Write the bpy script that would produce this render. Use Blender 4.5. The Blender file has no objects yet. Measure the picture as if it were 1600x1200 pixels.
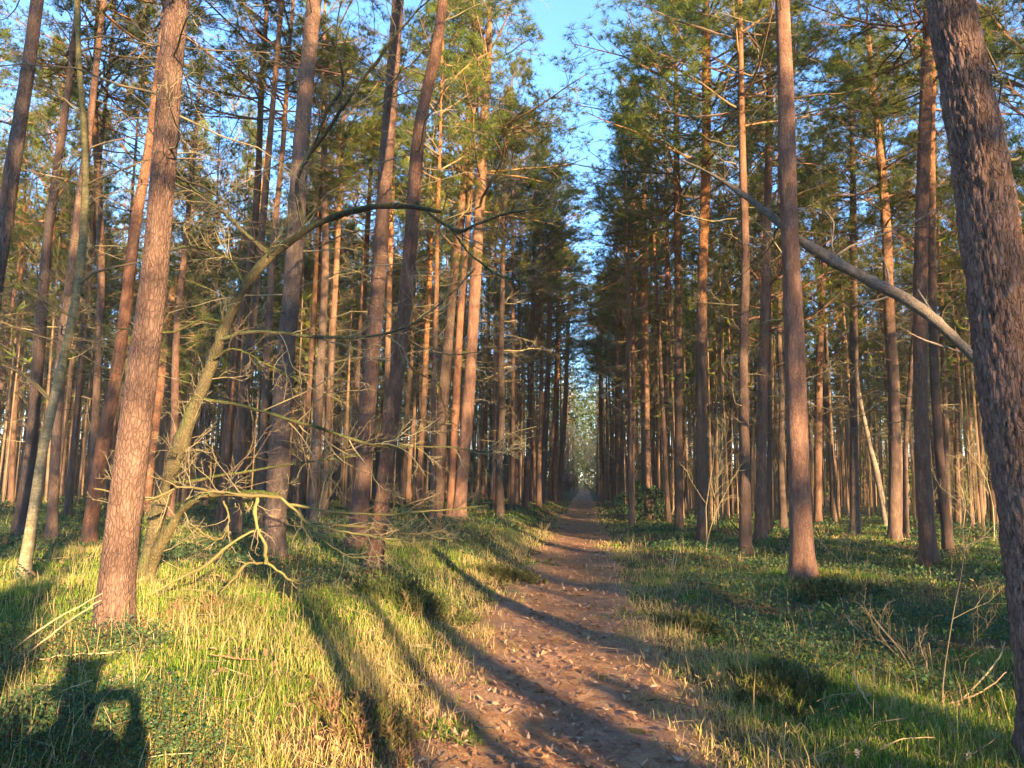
import bpy, math
import numpy as np
from mathutils import Matrix, Vector, Quaternion

SC = bpy.context.scene
COL = SC.collection
R = math.radians
rng = np.random.default_rng(11)

# ------------------------------------------------------------------ camera, sky, sun, exposure
EYE = np.array([0.0, 0.0, 1.6])
PITCH, ROLL, FPX = R(7.34), R(0.9), 1164.0
_f = np.array([0, math.cos(PITCH), math.sin(PITCH)])
_u0 = np.array([0, -math.sin(PITCH), math.cos(PITCH)])
_r0 = np.array([1.0, 0, 0])
CR = math.cos(ROLL) * _r0 + math.sin(ROLL) * _u0
CU = -math.sin(ROLL) * _r0 + math.cos(ROLL) * _u0
cam_d = bpy.data.cameras.new('camera')
cam_d.sensor_width = 36.0
cam_d.lens = FPX / 1600.0 * 36.0
cam_d.clip_start = 0.05
cam_d.clip_end = 1500
cam = bpy.data.objects.new('camera', cam_d)
COL.objects.link(cam)
M = Matrix.Identity(4)
for i in range(3):
    M[i][0], M[i][1], M[i][2], M[i][3] = CR[i], CU[i], -_f[i], EYE[i]
cam.matrix_world = M
SC.camera = cam

SUN_AZ, SUN_EL = 26.0, 13.2      # the sun stands behind the camera, to its right
sund = np.array([math.sin(R(SUN_AZ)) * math.cos(R(SUN_EL)), -math.cos(R(SUN_AZ)) * math.cos(R(SUN_EL)), math.sin(R(SUN_EL))])
world = bpy.data.worlds.new('World')
SC.world = world
world.use_nodes = True
wn = world.node_tree
bg = next(n for n in wn.nodes if n.type == 'BACKGROUND')
sky = wn.nodes.new('ShaderNodeTexSky')
sky.sky_type = 'NISHITA'
sky.sun_disc = False
sky.sun_elevation = R(SUN_EL)
sky.sun_rotation = R(180 - SUN_AZ)
sky.air_density = 1.0
sky.dust_density = 0.0
sky.ozone_density = 5.0
wn.links.new(sky.outputs[0], bg.inputs[0])
bg.inputs[1].default_value = 0.1
sl = bpy.data.lights.new('sun', 'SUN')
sl.energy = 5.0
sl.angle = R(0.5)
sl.color = (1.0, 0.67, 0.34)
so = bpy.data.objects.new('sun', sl)
COL.objects.link(so)
so.rotation_mode = 'QUATERNION'
so.rotation_quaternion = Vector(sund).to_track_quat('Z', 'Y')
so.location = (20, -40, 30)
SC.view_settings.view_transform = 'Standard'
SC.view_settings.look = 'None'
SC.view_settings.gamma = 1
SC.view_settings.use_curve_mapping = False
SC.view_settings.exposure = 2.85
SC.render.engine = 'CYCLES'
cy = SC.cycles
cy.use_denoising = True
cy.max_bounces = 6
cy.diffuse_bounces = 4
cy.glossy_bounces = 1
cy.transmission_bounces = 3
cy.transparent_max_bounces = 4
cy.sample_clamp_indirect = 6
cy.use_adaptive_sampling = True
cy.adaptive_threshold = 0.02

# ------------------------------------------------------------------ helpers
def ray(px, py):
    return _f + (px - 800) / FPX * CR + (600 - py) / FPX * CU

def at(px, py, Y):
    d = ray(px, py)
    return EYE + d * (Y / d[1])

def smooth(a, b, x):
    t = np.clip((x - a) / (b - a), 0, 1)
    return t * t * (3 - 2 * t)

_ph = np.random.default_rng(3).uniform(0, 6.28, (8, 12, 2))
def noise2(x, y, scale, seed=0):
    x = np.asarray(x, float) / scale; y = np.asarray(y, float) / scale
    out = 0
    for k in range(6):
        a = 2.4 * k + seed * 1.3
        f = 1.0 + 0.37 * k
        out = out + np.sin(f * (x * math.cos(a) + y * math.sin(a)) * 2.1 + _ph[seed % 8, k, 0] + 1.3 * np.sin(f * (x * math.sin(a) - y * math.cos(a)) + _ph[seed % 8, k, 1])) / (1 + 0.35 * k)
    return out / 3.2

def path_c(y):
    y = np.asarray(y, float)
    return -0.24 + 0.1 * y + 0.06 * np.sin(y * 0.33 + 0.8)

def ground_h(x, y):
    x = np.asarray(x, float); y = np.asarray(y, float)
    s = x - path_c(y)
    h = 0.42 * smooth(-0.8, -2.4, s) + 0.13 * smooth(0.85, 2.2, s)
    off = smooth(0.7, 2.0, np.abs(s))
    near = 1.0 - 0.5 * smooth(25, 80, np.hypot(x, y))
    h = h + off * near * (0.11 * noise2(x, y, 1.6, 1) + 0.12 * noise2(x, y, 5.0, 2))
    h = h - 0.04 * (1 - smooth(0.2, 0.9, np.abs(s))) + (1 - off) * 0.015 * noise2(x, y, 0.5, 4)
    return h

def hit(px, py):
    d = ray(px, py)
    z = 0.3
    for _ in range(40):
        t = (z - EYE[2]) / d[2]
        p = EYE + d * t
        z = 0.5 * z + 0.5 * float(ground_h(p[0], p[1]))
    return np.array([p[0], p[1], float(ground_h(p[0], p[1]))])

def mesh(name, V, quads=None, tris=None, mats=(), tone=None, smooth_shade=True, midx=None):
    me = bpy.data.meshes.new(name)
    V = np.asarray(V, np.float32)
    q = np.zeros((0, 4), np.int32) if quads is None else np.asarray(quads, np.int32)
    t = np.zeros((0, 3), np.int32) if tris is None else np.asarray(tris, np.int32)
    me.vertices.add(len(V))
    me.vertices.foreach_set('co', V.ravel())
    loops = np.concatenate([q.ravel(), t.ravel()])
    me.loops.add(len(loops))
    me.loops.foreach_set('vertex_index', loops)
    n = len(q) + len(t)
    me.polygons.add(n)
    starts = np.concatenate([np.arange(len(q)) * 4, len(q) * 4 + np.arange(len(t)) * 3]).astype(np.int32)
    me.polygons.foreach_set('loop_start', starts)
    me.polygons.foreach_set('use_smooth', np.full(n, smooth_shade, bool))
    for m in mats:
        me.materials.append(m)
    if midx is not None:
        me.polygons.foreach_set('material_index', np.asarray(midx, np.int32))
    if tone is not None:
        a = me.attributes.new('tone', 'FLOAT', 'POINT')
        a.data.foreach_set('value', np.asarray(tone, np.float32))
    me.update(calc_edges=True)
    me.validate()
    return me

def obj(name, me, parent=None, loc=(0, 0, 0), rot=None):
    o = bpy.data.objects.new(name, me)
    COL.objects.link(o)
    o.location = loc
    if rot is not None:
        o.rotation_euler = rot
    if parent is not None:
        o.parent = parent
    return o

def tag(o, label=None, cat=None, group=None, kind=None):
    for k, v in (('label', label), ('category', cat), ('group', group), ('kind', kind)):
        if v:
            o[k] = v
    return o

def thing(name, label, cat, loc, group=None, rotz=0.0):
    o = bpy.data.objects.new(name, None)
    o.empty_display_size = 0.2
    COL.objects.link(o)
    o.location = loc
    o.rotation_euler = (0, 0, rotz)
    return tag(o, label, cat, group)

def unit(a):
    return a / np.maximum(np.linalg.norm(a, axis=-1, keepdims=True), 1e-9)

def curve(P, n):
    """Catmull-Rom through the rows of P (xyz and any further columns), n points evenly along it."""
    P = np.asarray(P, float)
    if len(P) == 2:
        t = np.linspace(0, 1, n)[:, None]
        return P[0] * (1 - t) + P[1] * t
    E = np.vstack([2 * P[0] - P[1], P, 2 * P[-1] - P[-2]])
    out = []
    for i in range(1, len(E) - 2):
        for t in np.linspace(0, 1, 12, endpoint=False):
            a, b, c, d = E[i - 1], E[i], E[i + 1], E[i + 2]
            out.append(0.5 * (2 * b + (c - a) * t + (2 * a - 5 * b + 4 * c - d) * t * t + (3 * b - a - 3 * c + d) * t ** 3))
    out.append(P[-1])
    out = np.array(out)
    s = np.concatenate([[0], np.cumsum(np.linalg.norm(np.diff(out[:, :3], axis=0), axis=1))])
    q = np.linspace(0, s[-1], n)
    return np.stack([np.interp(q, s, out[:, k]) for k in range(out.shape[1])], 1)

def tubes(P, Rr, sides=4):
    """P (N,S,3) centre lines, Rr (N,S) radii -> V, quads; all tubes at once."""
    P = np.asarray(P, float); Rr = np.asarray(Rr, float)
    N, S, _ = P.shape
    T = np.gradient(P, axis=1)
    T = unit(T)
    mean = unit(T.mean(1))
    ref = np.where(np.abs(mean[:, 2:3]) < 0.8, np.array([[0, 0, 1.0]]), np.array([[1.0, 0, 0]]))
    A = unit(np.cross(ref[:, None, :].repeat(S, 1), T))
    B = np.cross(T, A)
    th = np.linspace(0, 2 * np.pi, sides, endpoint=False)
    V = P[:, :, None, :] + Rr[:, :, None, None] * (np.cos(th)[None, None, :, None] * A[:, :, None, :] + np.sin(th)[None, None, :, None] * B[:, :, None, :])
    n, s, k = np.meshgrid(np.arange(N), np.arange(S - 1), np.arange(sides), indexing='ij')
    base = (n * S + s) * sides
    k2 = (k + 1) % sides
    Q = np.stack([base + k, base + k2, base + sides + k2, base + sides + k], -1).reshape(-1, 4)
    return V.reshape(-1, 3), Q

class MB:
    """Collects vertices and faces for ONE mesh."""
    def __init__(s): s.V, s.Q, s.T, s.tone, s.mq, s.mt, s.n = [], [], [], [], [], [], 0
    def add(s, V, Q=None, T=None, tone=0.5, m=0):
        V = np.asarray(V, float).reshape(-1, 3)
        s.V.append(V)
        if Q is not None and len(Q): s.Q.append(np.asarray(Q) + s.n); s.mq.append(np.full(len(Q), m))
        if T is not None and len(T): s.T.append(np.asarray(T) + s.n); s.mt.append(np.full(len(T), m))
        s.tone.append(np.broadcast_to(np.asarray(tone, float), (len(V),)))
        s.n += len(V)
        return s
    def tube(s, P, Rr, sides=5, tone=0.5, m=0):
        P = np.asarray(P, float)
        if P.ndim == 2: P, Rr = P[None], np.asarray(Rr)[None]
        V, Q = tubes(P, Rr, sides)
        return s.add(V, Q, None, tone, m)
    def build(s, name, mats, smooth_shade=True):
        V = np.concatenate(s.V)
        Q = np.concatenate(s.Q) if s.Q else None
        T = np.concatenate(s.T) if s.T else None
        mi = np.concatenate(s.mq + s.mt)
        return mesh(name, V, Q, T, mats, np.concatenate(s.tone), smooth_shade, mi)

def sprout(P, Rr, k, t0, t1, lr, ang, S, wig, lift, rg, flat=1.0, rr=0.6, tip=0.35, rmin=0.0):
    """k child lines from every parent line."""
    N, S0, _ = P.shape
    L = np.linalg.norm(np.diff(P, axis=1), axis=2).sum(1)
    t = rg.uniform(t0, t1, (N, k))
    f = t * (S0 - 1); i = np.minimum(f.astype(int), S0 - 2); w = (f - i)[..., None]
    n = np.arange(N)[:, None]
    base = P[n, i] * (1 - w) + P[n, i + 1] * w
    rad = (Rr[n, i] * (1 - w[..., 0]) + Rr[n, i + 1] * w[..., 0]) * rr
    Tn = unit(P[n, i + 1] - P[n, i])
    rnd = rg.normal(size=(N, k, 3)); rnd[..., 2] *= flat
    perp = unit(rnd - (rnd * Tn).sum(-1, keepdims=True) * Tn)
    a = ang * rg.uniform(0.7, 1.3, (N, k, 1))
    d = unit(np.cos(a) * Tn + np.sin(a) * perp)
    ln = L[:, None] * lr * (1.15 - 0.6 * t) * rg.uniform(0.6, 1.25, (N, k))
    base = base.reshape(-1, 3); d = d.reshape(-1, 3); ln = ln.ravel(); rad = np.maximum(rad.ravel(), rmin)
    out = [base]
    for s in range(S - 1):
        out.append(out[-1] + d * (ln / (S - 1))[:, None])
        d = unit(d + rg.normal(size=d.shape) * wig + np.array([0, 0, lift]))
    Pc = np.stack(out, 1)
    Rc = rad[:, None] * np.linspace(1, tip, S)[None]
    return Pc, np.maximum(Rc, rmin * 0.6)

# ------------------------------------------------------------------ materials
def newmat(name):
    m = bpy.data.materials.new(name)
    m.use_nodes = True
    nt = m.node_tree
    nt.nodes.clear()
    out = nt.nodes.new('ShaderNodeOutputMaterial')
    return m, nt, out

def N(nt, typ, **kw):
    n = nt.nodes.new(typ)
    for k, v in kw.items():
        if k.startswith('i_'):
            n.inputs[int(k[2:])].default_value = v
        else:
            setattr(n, k, v)
    return n

def ramp(nt, fac, stops):
    r = nt.nodes.new('ShaderNodeValToRGB')
    e = r.color_ramp.elements
    while len(e) < len(stops): e.new(0.5)
    for el, (p, c) in zip(e, stops):
        el.position = p; el.color = (*c, 1)
    nt.links.new(fac, r.inputs[0])
    return r.outputs[0]

def math_n(nt, op, a, b=None, clamp=False):
    n = nt.nodes.new('ShaderNodeMath'); n.operation = op; n.use_clamp = clamp
    for i, v in enumerate((a, b)):
        if v is None: continue
        if isinstance(v, (int, float)): n.inputs[i].default_value = v
        else: nt.links.new(v, n.inputs[i])
    return n.outputs[0]

def mixc(nt, fac, a, b, blend='MIX'):
    n = nt.nodes.new('ShaderNodeMix'); n.data_type = 'RGBA'; n.blend_type = blend
    for sock, v in ((n.inputs[0], fac), (n.inputs[6], a), (n.inputs[7], b)):
        if isinstance(v, (int, float)): sock.default_value = v
        elif isinstance(v, tuple): sock.default_value = (*v, 1)
        else: nt.links.new(v, sock)
    return n.outputs[2]

def texnoise(nt, vec, scale, detail=4, rough=0.6):
    n = N(nt, 'ShaderNodeTexNoise'); n.inputs['Scale'].default_value = scale
    n.inputs['Detail'].default_value = detail; n.inputs['Roughness'].default_value = rough
    nt.links.new(vec, n.inputs['Vector'])
    return n.outputs[0]

def mapping(nt, vec, sc):
    m = N(nt, 'ShaderNodeMapping'); m.inputs['Scale'].default_value = sc
    nt.links.new(vec, m.inputs['Vector'])
    return m.outputs[0]

def bark_mat(name, low, high, zlo, zhi, cell=52.0, stretch=0.30, bump=0.7, moss=0.0, attr=True):
    m, nt, out = newmat(name)
    tc = N(nt, 'ShaderNodeTexCoord').outputs['Object']
    info = N(nt, 'ShaderNodeObjectInfo').outputs['Random']
    v = mapping(nt, tc, (1, 1, stretch))
    n1 = texnoise(nt, v, 9, 6, 0.7)
    n2 = texnoise(nt, tc, 1.3, 3)
    n3 = texnoise(nt, v, 60, 4, 0.75)
    mixv = N(nt, 'ShaderNodeVectorMath', operation='MULTIPLY_ADD')
    nn = N(nt, 'ShaderNodeTexNoise'); nn.inputs['Scale'].default_value = 12
    nt.links.new(v, nn.inputs['Vector'])
    nt.links.new(nn.outputs[1], mixv.inputs[0]); mixv.inputs[1].default_value = (0.06, 0.06, 0.06); nt.links.new(v, mixv.inputs[2])
    vo = N(nt, 'ShaderNodeTexVoronoi', feature='DISTANCE_TO_EDGE'); vo.inputs['Scale'].default_value = cell
    nt.links.new(mixv.outputs[0], vo.inputs['Vector'])
    crack = N(nt, 'ShaderNodeMapRange'); crack.inputs[1].default_value = 0.0; crack.inputs[2].default_value = 0.16
    nt.links.new(vo.outputs[0], crack.inputs[0])
    sep = N(nt, 'ShaderNodeSeparateXYZ'); nt.links.new(tc, sep.inputs[0])
    zz = math_n(nt, 'ADD', sep.outputs[2], math_n(nt, 'MULTIPLY', math_n(nt, 'SUBTRACT', n2, 0.5), 5.0))
    zz = math_n(nt, 'ADD', zz, math_n(nt, 'MULTIPLY', math_n(nt, 'SUBTRACT', info, 0.5), 3.0))
    mr = N(nt, 'ShaderNodeMapRange'); mr.inputs[1].default_value = zlo; mr.inputs[2].default_value = zhi
    nt.links.new(zz, mr.inputs[0])
    n4 = texnoise(nt, mapping(nt, tc, (1, 1, 0.12)), 45, 3, 0.7)
    d = math_n(nt, 'ADD', math_n(nt, 'MULTIPLY', n1, 0.45), math_n(nt, 'ADD', math_n(nt, 'MULTIPLY', n3, 0.3), math_n(nt, 'MULTIPLY', n4, 0.25)))
    lo = ramp(nt, d, [(0.32, low[0]), (0.5, low[1]), (0.68, low[2])])
    hi = ramp(nt, d, [(0.32, high[0]), (0.5, high[1]), (0.68, high[2])])
    c = mixc(nt, mr.outputs[0], lo, hi)
    ck = math_n(nt, 'ADD', math_n(nt, 'MULTIPLY', crack.outputs[0], 0.2), 0.8)
    ck = math_n(nt, 'MAXIMUM', ck, math_n(nt, 'MULTIPLY', mr.outputs[0], 0.85))
    c = mixc(nt, 1.0, c, ck, 'MULTIPLY')
    if attr:
        at_ = N(nt, 'ShaderNodeAttribute', attribute_name='tone')
        tn = math_n(nt, 'ADD', math_n(nt, 'MULTIPLY', at_.outputs['Fac'], 1.0), 0.5)
        c = mixc(nt, 1.0, c, tn, 'MULTIPLY')
    if moss:
        geo = N(nt, 'ShaderNodeNewGeometry')
        sp = N(nt, 'ShaderNodeSeparateXYZ'); nt.links.new(geo.outputs['Normal'], sp.inputs[0])
        mz = math_n(nt, 'ADD', math_n(nt, 'MULTIPLY', sp.outputs[2], 0.55), n1)
        mm = N(nt, 'ShaderNodeMapRange'); mm.inputs[1].default_value = 0.75 - moss; mm.inputs[2].default_value = 1.0 - moss
        nt.links.new(mz, mm.inputs[0])
        c = mixc(nt, mm.outputs[0], c, ramp(nt, n3, [(0.3, (0.03, 0.05, 0.012)), (0.7, (0.10, 0.13, 0.03))]))
    hsv = N(nt, 'ShaderNodeHueSaturation')
    nt.links.new(math_n(nt, 'ADD', math_n(nt, 'MULTIPLY', info, 0.5), 0.78), hsv.inputs['Value'])
    nt.links.new(c, hsv.inputs['Color'])
    nt.links.new(math_n(nt, 'ADD', math_n(nt, 'MULTIPLY', math_n(nt, 'FRACT', math_n(nt, 'MULTIPLY', info, 7.3)), 0.36), 0.82), hsv.inputs['Saturation'])
    bs = N(nt, 'ShaderNodeBsdfPrincipled')
    bs.inputs['Roughness'].default_value = 0.9
    bs.inputs['Specular IOR Level'].default_value = 0.2
    nt.links.new(hsv.outputs[0], bs.inputs['Base Color'])
    bp = N(nt, 'ShaderNodeBump'); bp.inputs['Strength'].default_value = bump; bp.inputs['Distance'].default_value = 0.02
    hgt = math_n(nt, 'ADD', math_n(nt, 'MULTIPLY', crack.outputs[0], 0.7), math_n(nt, 'MULTIPLY', d, 0.8))
    nt.links.new(hgt, bp.inputs['Height']); nt.links.new(bp.outputs[0], bs.inputs['Normal'])
    nt.links.new(bs.outputs[0], out.inputs[0])
    return m

def leaf_mat(name, stops, trans=0.3, vary=0.35, gloss=0.0):
    m, nt, out = newmat(name)
    at_ = N(nt, 'ShaderNodeAttribute', attribute_name='tone')
    info = N(nt, 'ShaderNodeObjectInfo').outputs['Random']
    c = ramp(nt, at_.outputs['Fac'], stops)
    hsv = N(nt, 'ShaderNodeHueSaturation')
    nt.links.new(math_n(nt, 'ADD', math_n(nt, 'MULTIPLY', info, vary), 1 - vary / 2), hsv.inputs['Value'])
    nt.links.new(math_n(nt, 'ADD', math_n(nt, 'MULTIPLY', info, 0.04), 0.48), hsv.inputs['Hue'])
    nt.links.new(c, hsv.inputs['Color'])
    df = N(nt, 'ShaderNodeBsdfDiffuse'); nt.links.new(hsv.outputs[0], df.inputs[0])
    sh = df.outputs[0]
    if trans:
        tr = N(nt, 'ShaderNodeBsdfTranslucent'); nt.links.new(hsv.outputs[0], tr.inputs[0])
        mx = N(nt, 'ShaderNodeMixShader', i_0=trans)
        nt.links.new(sh, mx.inputs[1]); nt.links.new(tr.outputs[0], mx.inputs[2]); sh = mx.outputs[0]
    if gloss:
        gl = N(nt, 'ShaderNodeBsdfGlossy'); gl.inputs['Roughness'].default_value = 0.6
        mx = N(nt, 'ShaderNodeMixShader', i_0=gloss)
        nt.links.new(sh, mx.inputs[1]); nt.links.new(gl.outputs[0], mx.inputs[2]); sh = mx.outputs[0]
    nt.links.new(sh, out.inputs[0])
    return m

OAKTWIG = leaf_mat('oak_branch_bark_lit', [(0, (0.05, 0.046, 0.022)), (0.5, (0.13, 0.118, 0.05)), (1, (0.24, 0.20, 0.11))], 0, 0.3)  # low arch branches: sunlight put into a lighter bark colour
PINE = bark_mat('pine_bark', [(0.042, 0.027, 0.021), (0.108, 0.071, 0.053), (0.20, 0.14, 0.108)],
                [(0.11, 0.05, 0.026), (0.22, 0.11, 0.056), (0.34, 0.19, 0.105)], 5.0, 9.5)
GREYPINE = bark_mat('grey_pine_bark', [(0.055, 0.030, 0.021), (0.152, 0.084, 0.057), (0.275, 0.168, 0.120)],
                [(0.08, 0.045, 0.028), (0.17, 0.095, 0.058), (0.28, 0.175, 0.11)], 8.5, 14)
BIRCH = bark_mat('birch_bark', [(0.07, 0.058, 0.035), (0.20, 0.175, 0.105), (0.44, 0.40, 0.31)],
                 [(0.05, 0.046, 0.02), (0.11, 0.10, 0.042), (0.18, 0.16, 0.08)], 1.0, 5.0, 14, 2.5, 0.3)
OAK = bark_mat('oak_bark_shaded_top', [(0.04, 0.034, 0.02), (0.095, 0.08, 0.044), (0.17, 0.145, 0.078)],
               [(0.018, 0.017, 0.012), (0.04, 0.037, 0.024), (0.075, 0.068, 0.04)], 1.4, 2.6, 40, 0.4, 0.6, moss=0.27)  # second ramp darker: shade on the upper oak painted into the bark
DEADW = bark_mat('dead_wood', [(0.07, 0.056, 0.045), (0.15, 0.125, 0.10), (0.27, 0.23, 0.19)],
                 [(0.07, 0.056, 0.045), (0.15, 0.125, 0.10), (0.27, 0.23, 0.19)], 3, 6, 30, 1.0, 0.6)
TWIG = leaf_mat('twig_bark', [(0, (0.05, 0.038, 0.028)), (0.5, (0.13, 0.105, 0.065)), (1, (0.26, 0.22, 0.13))], 0, 0.5)
LIMB = leaf_mat('limb_bark', [(0, (0.06, 0.04, 0.03)), (0.5, (0.15, 0.10, 0.07)), (1, (0.30, 0.16, 0.08))], 0, 0.3)
NEEDLE = leaf_mat('pine_needles', [(0, (0.045, 0.07, 0.036)), (0.4, (0.11, 0.15, 0.036)), (0.75, (0.19, 0.21, 0.04)), (0.93, (0.28, 0.24, 0.055)), (1, (0.26, 0.17, 0.07))], 0.5, 0.4)
GRASS = leaf_mat('grass_blades', [(0, (0.035, 0.08, 0.022)), (0.35, (0.09, 0.175, 0.026)), (0.6, (0.19, 0.27, 0.035)), (0.8, (0.33, 0.28, 0.10)), (1, (0.46, 0.35, 0.18))], 0.35, 0)
BILB = leaf_mat('bilberry_leaves', [(0, (0.03, 0.068, 0.036)), (0.6, (0.062, 0.12, 0.054)), (1, (0.14, 0.18, 0.06))], 0.25, 0.2, 0.0)
HEATH = leaf_mat('heather_sprigs', [(0, (0.05, 0.05, 0.024)), (0.4, (0.085, 0.105, 0.035)), (0.75, (0.14, 0.16, 0.045)), (1, (0.20, 0.13, 0.075))], 0.25, 0.3)
DLEAF = leaf_mat('dead_oak_leaves', [(0, (0.08, 0.042, 0.026)), (0.4, (0.20, 0.11, 0.058)), (0.75, (0.31, 0.195, 0.11)), (1, (0.43, 0.33, 0.23))], 0.15, 0.1, 0.03)
LITTER = leaf_mat('fallen_needles', [(0, (0.09, 0.042, 0.02)), (0.5, (0.24, 0.11, 0.048)), (1, (0.42, 0.25, 0.12))], 0, 0)
STRAW = leaf_mat('dry_stalk', [(0, (0.22, 0.16, 0.08)), (0.5, (0.36, 0.27, 0.14)), (1, (0.48, 0.38, 0.22))], 0.1, 0.2)

def ground_mat(name, path):
    m, nt, out = newmat(name)
    tc = N(nt, 'ShaderNodeTexCoord').outputs['Object']
    a = texnoise(nt, tc, 0.5 if not path else 1.1, 5, 0.6)
    b = texnoise(nt, tc, 6, 6, 0.7)
    c = texnoise(nt, tc, 60, 4, 0.7)
    e = texnoise(nt, mapping(nt, tc, (26, 90, 40)), 1.0, 3, 0.7)
    d = math_n(nt, 'ADD', math_n(nt, 'MULTIPLY', b, 0.45), math_n(nt, 'ADD', math_n(nt, 'MULTIPLY', c, 0.3), math_n(nt, 'MULTIPLY', e, 0.25)))
    if path:
        col = ramp(nt, d, [(0.33, (0.10, 0.058, 0.030)), (0.48, (0.27, 0.155, 0.074)), (0.58, (0.38, 0.235, 0.12)), (0.7, (0.49, 0.35, 0.21))])
        col = mixc(nt, ramp(nt, a, [(0.42, (0, 0, 0)), (0.6, (1, 1, 1))]), col, ramp(nt, d, [(0.35, (0.13, 0.078, 0.052)), (0.65, (0.38, 0.25, 0.165))]))
    else:
        br = ramp(nt, d, [(0.35, (0.03, 0.02, 0.012)), (0.5, (0.085, 0.055, 0.03)), (0.66, (0.18, 0.12, 0.065))])
        gr = ramp(nt, d, [(0.35, (0.02, 0.032, 0.012)), (0.5, (0.045, 0.075, 0.022)), (0.66, (0.09, 0.115, 0.035))])
        col = mixc(nt, ramp(nt, a, [(0.4, (0, 0, 0)), (0.56, (1, 1, 1))]), br, gr)
    bs = N(nt, 'ShaderNodeBsdfPrincipled')
    bs.inputs['Roughness'].default_value = 0.95
    bs.inputs['Specular IOR Level'].default_value = 0.1
    nt.links.new(col, bs.inputs['Base Color'])
    bp = N(nt, 'ShaderNodeBump'); bp.inputs['Strength'].default_value = 0.9; bp.inputs['Distance'].default_value = 0.03
    nt.links.new(d, bp.inputs['Height']); nt.links.new(bp.outputs[0], bs.inputs['Normal'])
    nt.links.new(bs.outputs[0], out.inputs[0])
    return m

# ------------------------------------------------------------------ ground and path
def grid(xs, ys, dz=0.0):
    X, Y = np.meshgrid(xs, ys, indexing='xy')
    Z = ground_h(X, Y) + dz
    nx, ny = len(xs), len(ys)
    i, j = np.meshgrid(np.arange(nx - 1), np.arange(ny - 1), indexing='xy')
    b = (j * nx + i).ravel()
    return np.stack([X, Y, Z], -1).reshape(-1, 3), np.stack([b, b + 1, b + nx + 1, b + nx], 1)

xs = np.sinh(np.linspace(-1, 1, 190) * 6.6) / np.sinh(6.6) * 420
ys = np.concatenate([-np.geomspace(160, 0.5, 40) + 0.4, np.arange(0, 14, 0.125), np.geomspace(14, 480, 85)])
V, Q = grid(xs, ys)
tag(obj('ground', mesh('ground', V, Q, None, [ground_mat('forest_floor', False)])), kind='structure',
    label='forest floor of moss, litter and low banks beside the path')
sv = np.linspace(-1, 1, 41)
ysp = np.concatenate([np.arange(-3, 15, 0.055), np.geomspace(16, 150, 160)])
S_, Y_ = np.meshgrid(sv, ysp, indexing='xy')
hw = 0.92 + 0.30 * np.exp(-np.clip(Y_, 0, 99) / 9.0) + 0.16 * noise2(Y_ * 1.0, S_ * 0 + np.sign(S_) * 3, 0.9, 5) + 0.1 * noise2(Y_, np.sign(S_) * 5, 0.22, 6)
X_ = path_c(Y_) + S_ * hw
Z_ = ground_h(X_, Y_) + 0.014 * (1 - np.abs(S_) ** 6) - 0.004 + (1 - np.abs(S_) ** 4) * (0.012 * noise2(X_, Y_, 0.28, 3) + 0.008 * noise2(X_, Y_, 0.11, 6))
n_ = len(sv)
i, j = np.meshgrid(np.arange(n_ - 1), np.arange(len(ysp) - 1), indexing='xy')
b = (j * n_ + i).ravel()
tag(obj('path', mesh('path', np.stack([X_, Y_, Z_], -1).reshape(-1, 3), np.stack([b, b + 1, b + n_ + 1, b + n_], 1), None, [ground_mat('path_litter', True)])),
    kind='structure', label='straight brown footpath of needles and leaves through the pines')

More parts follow.
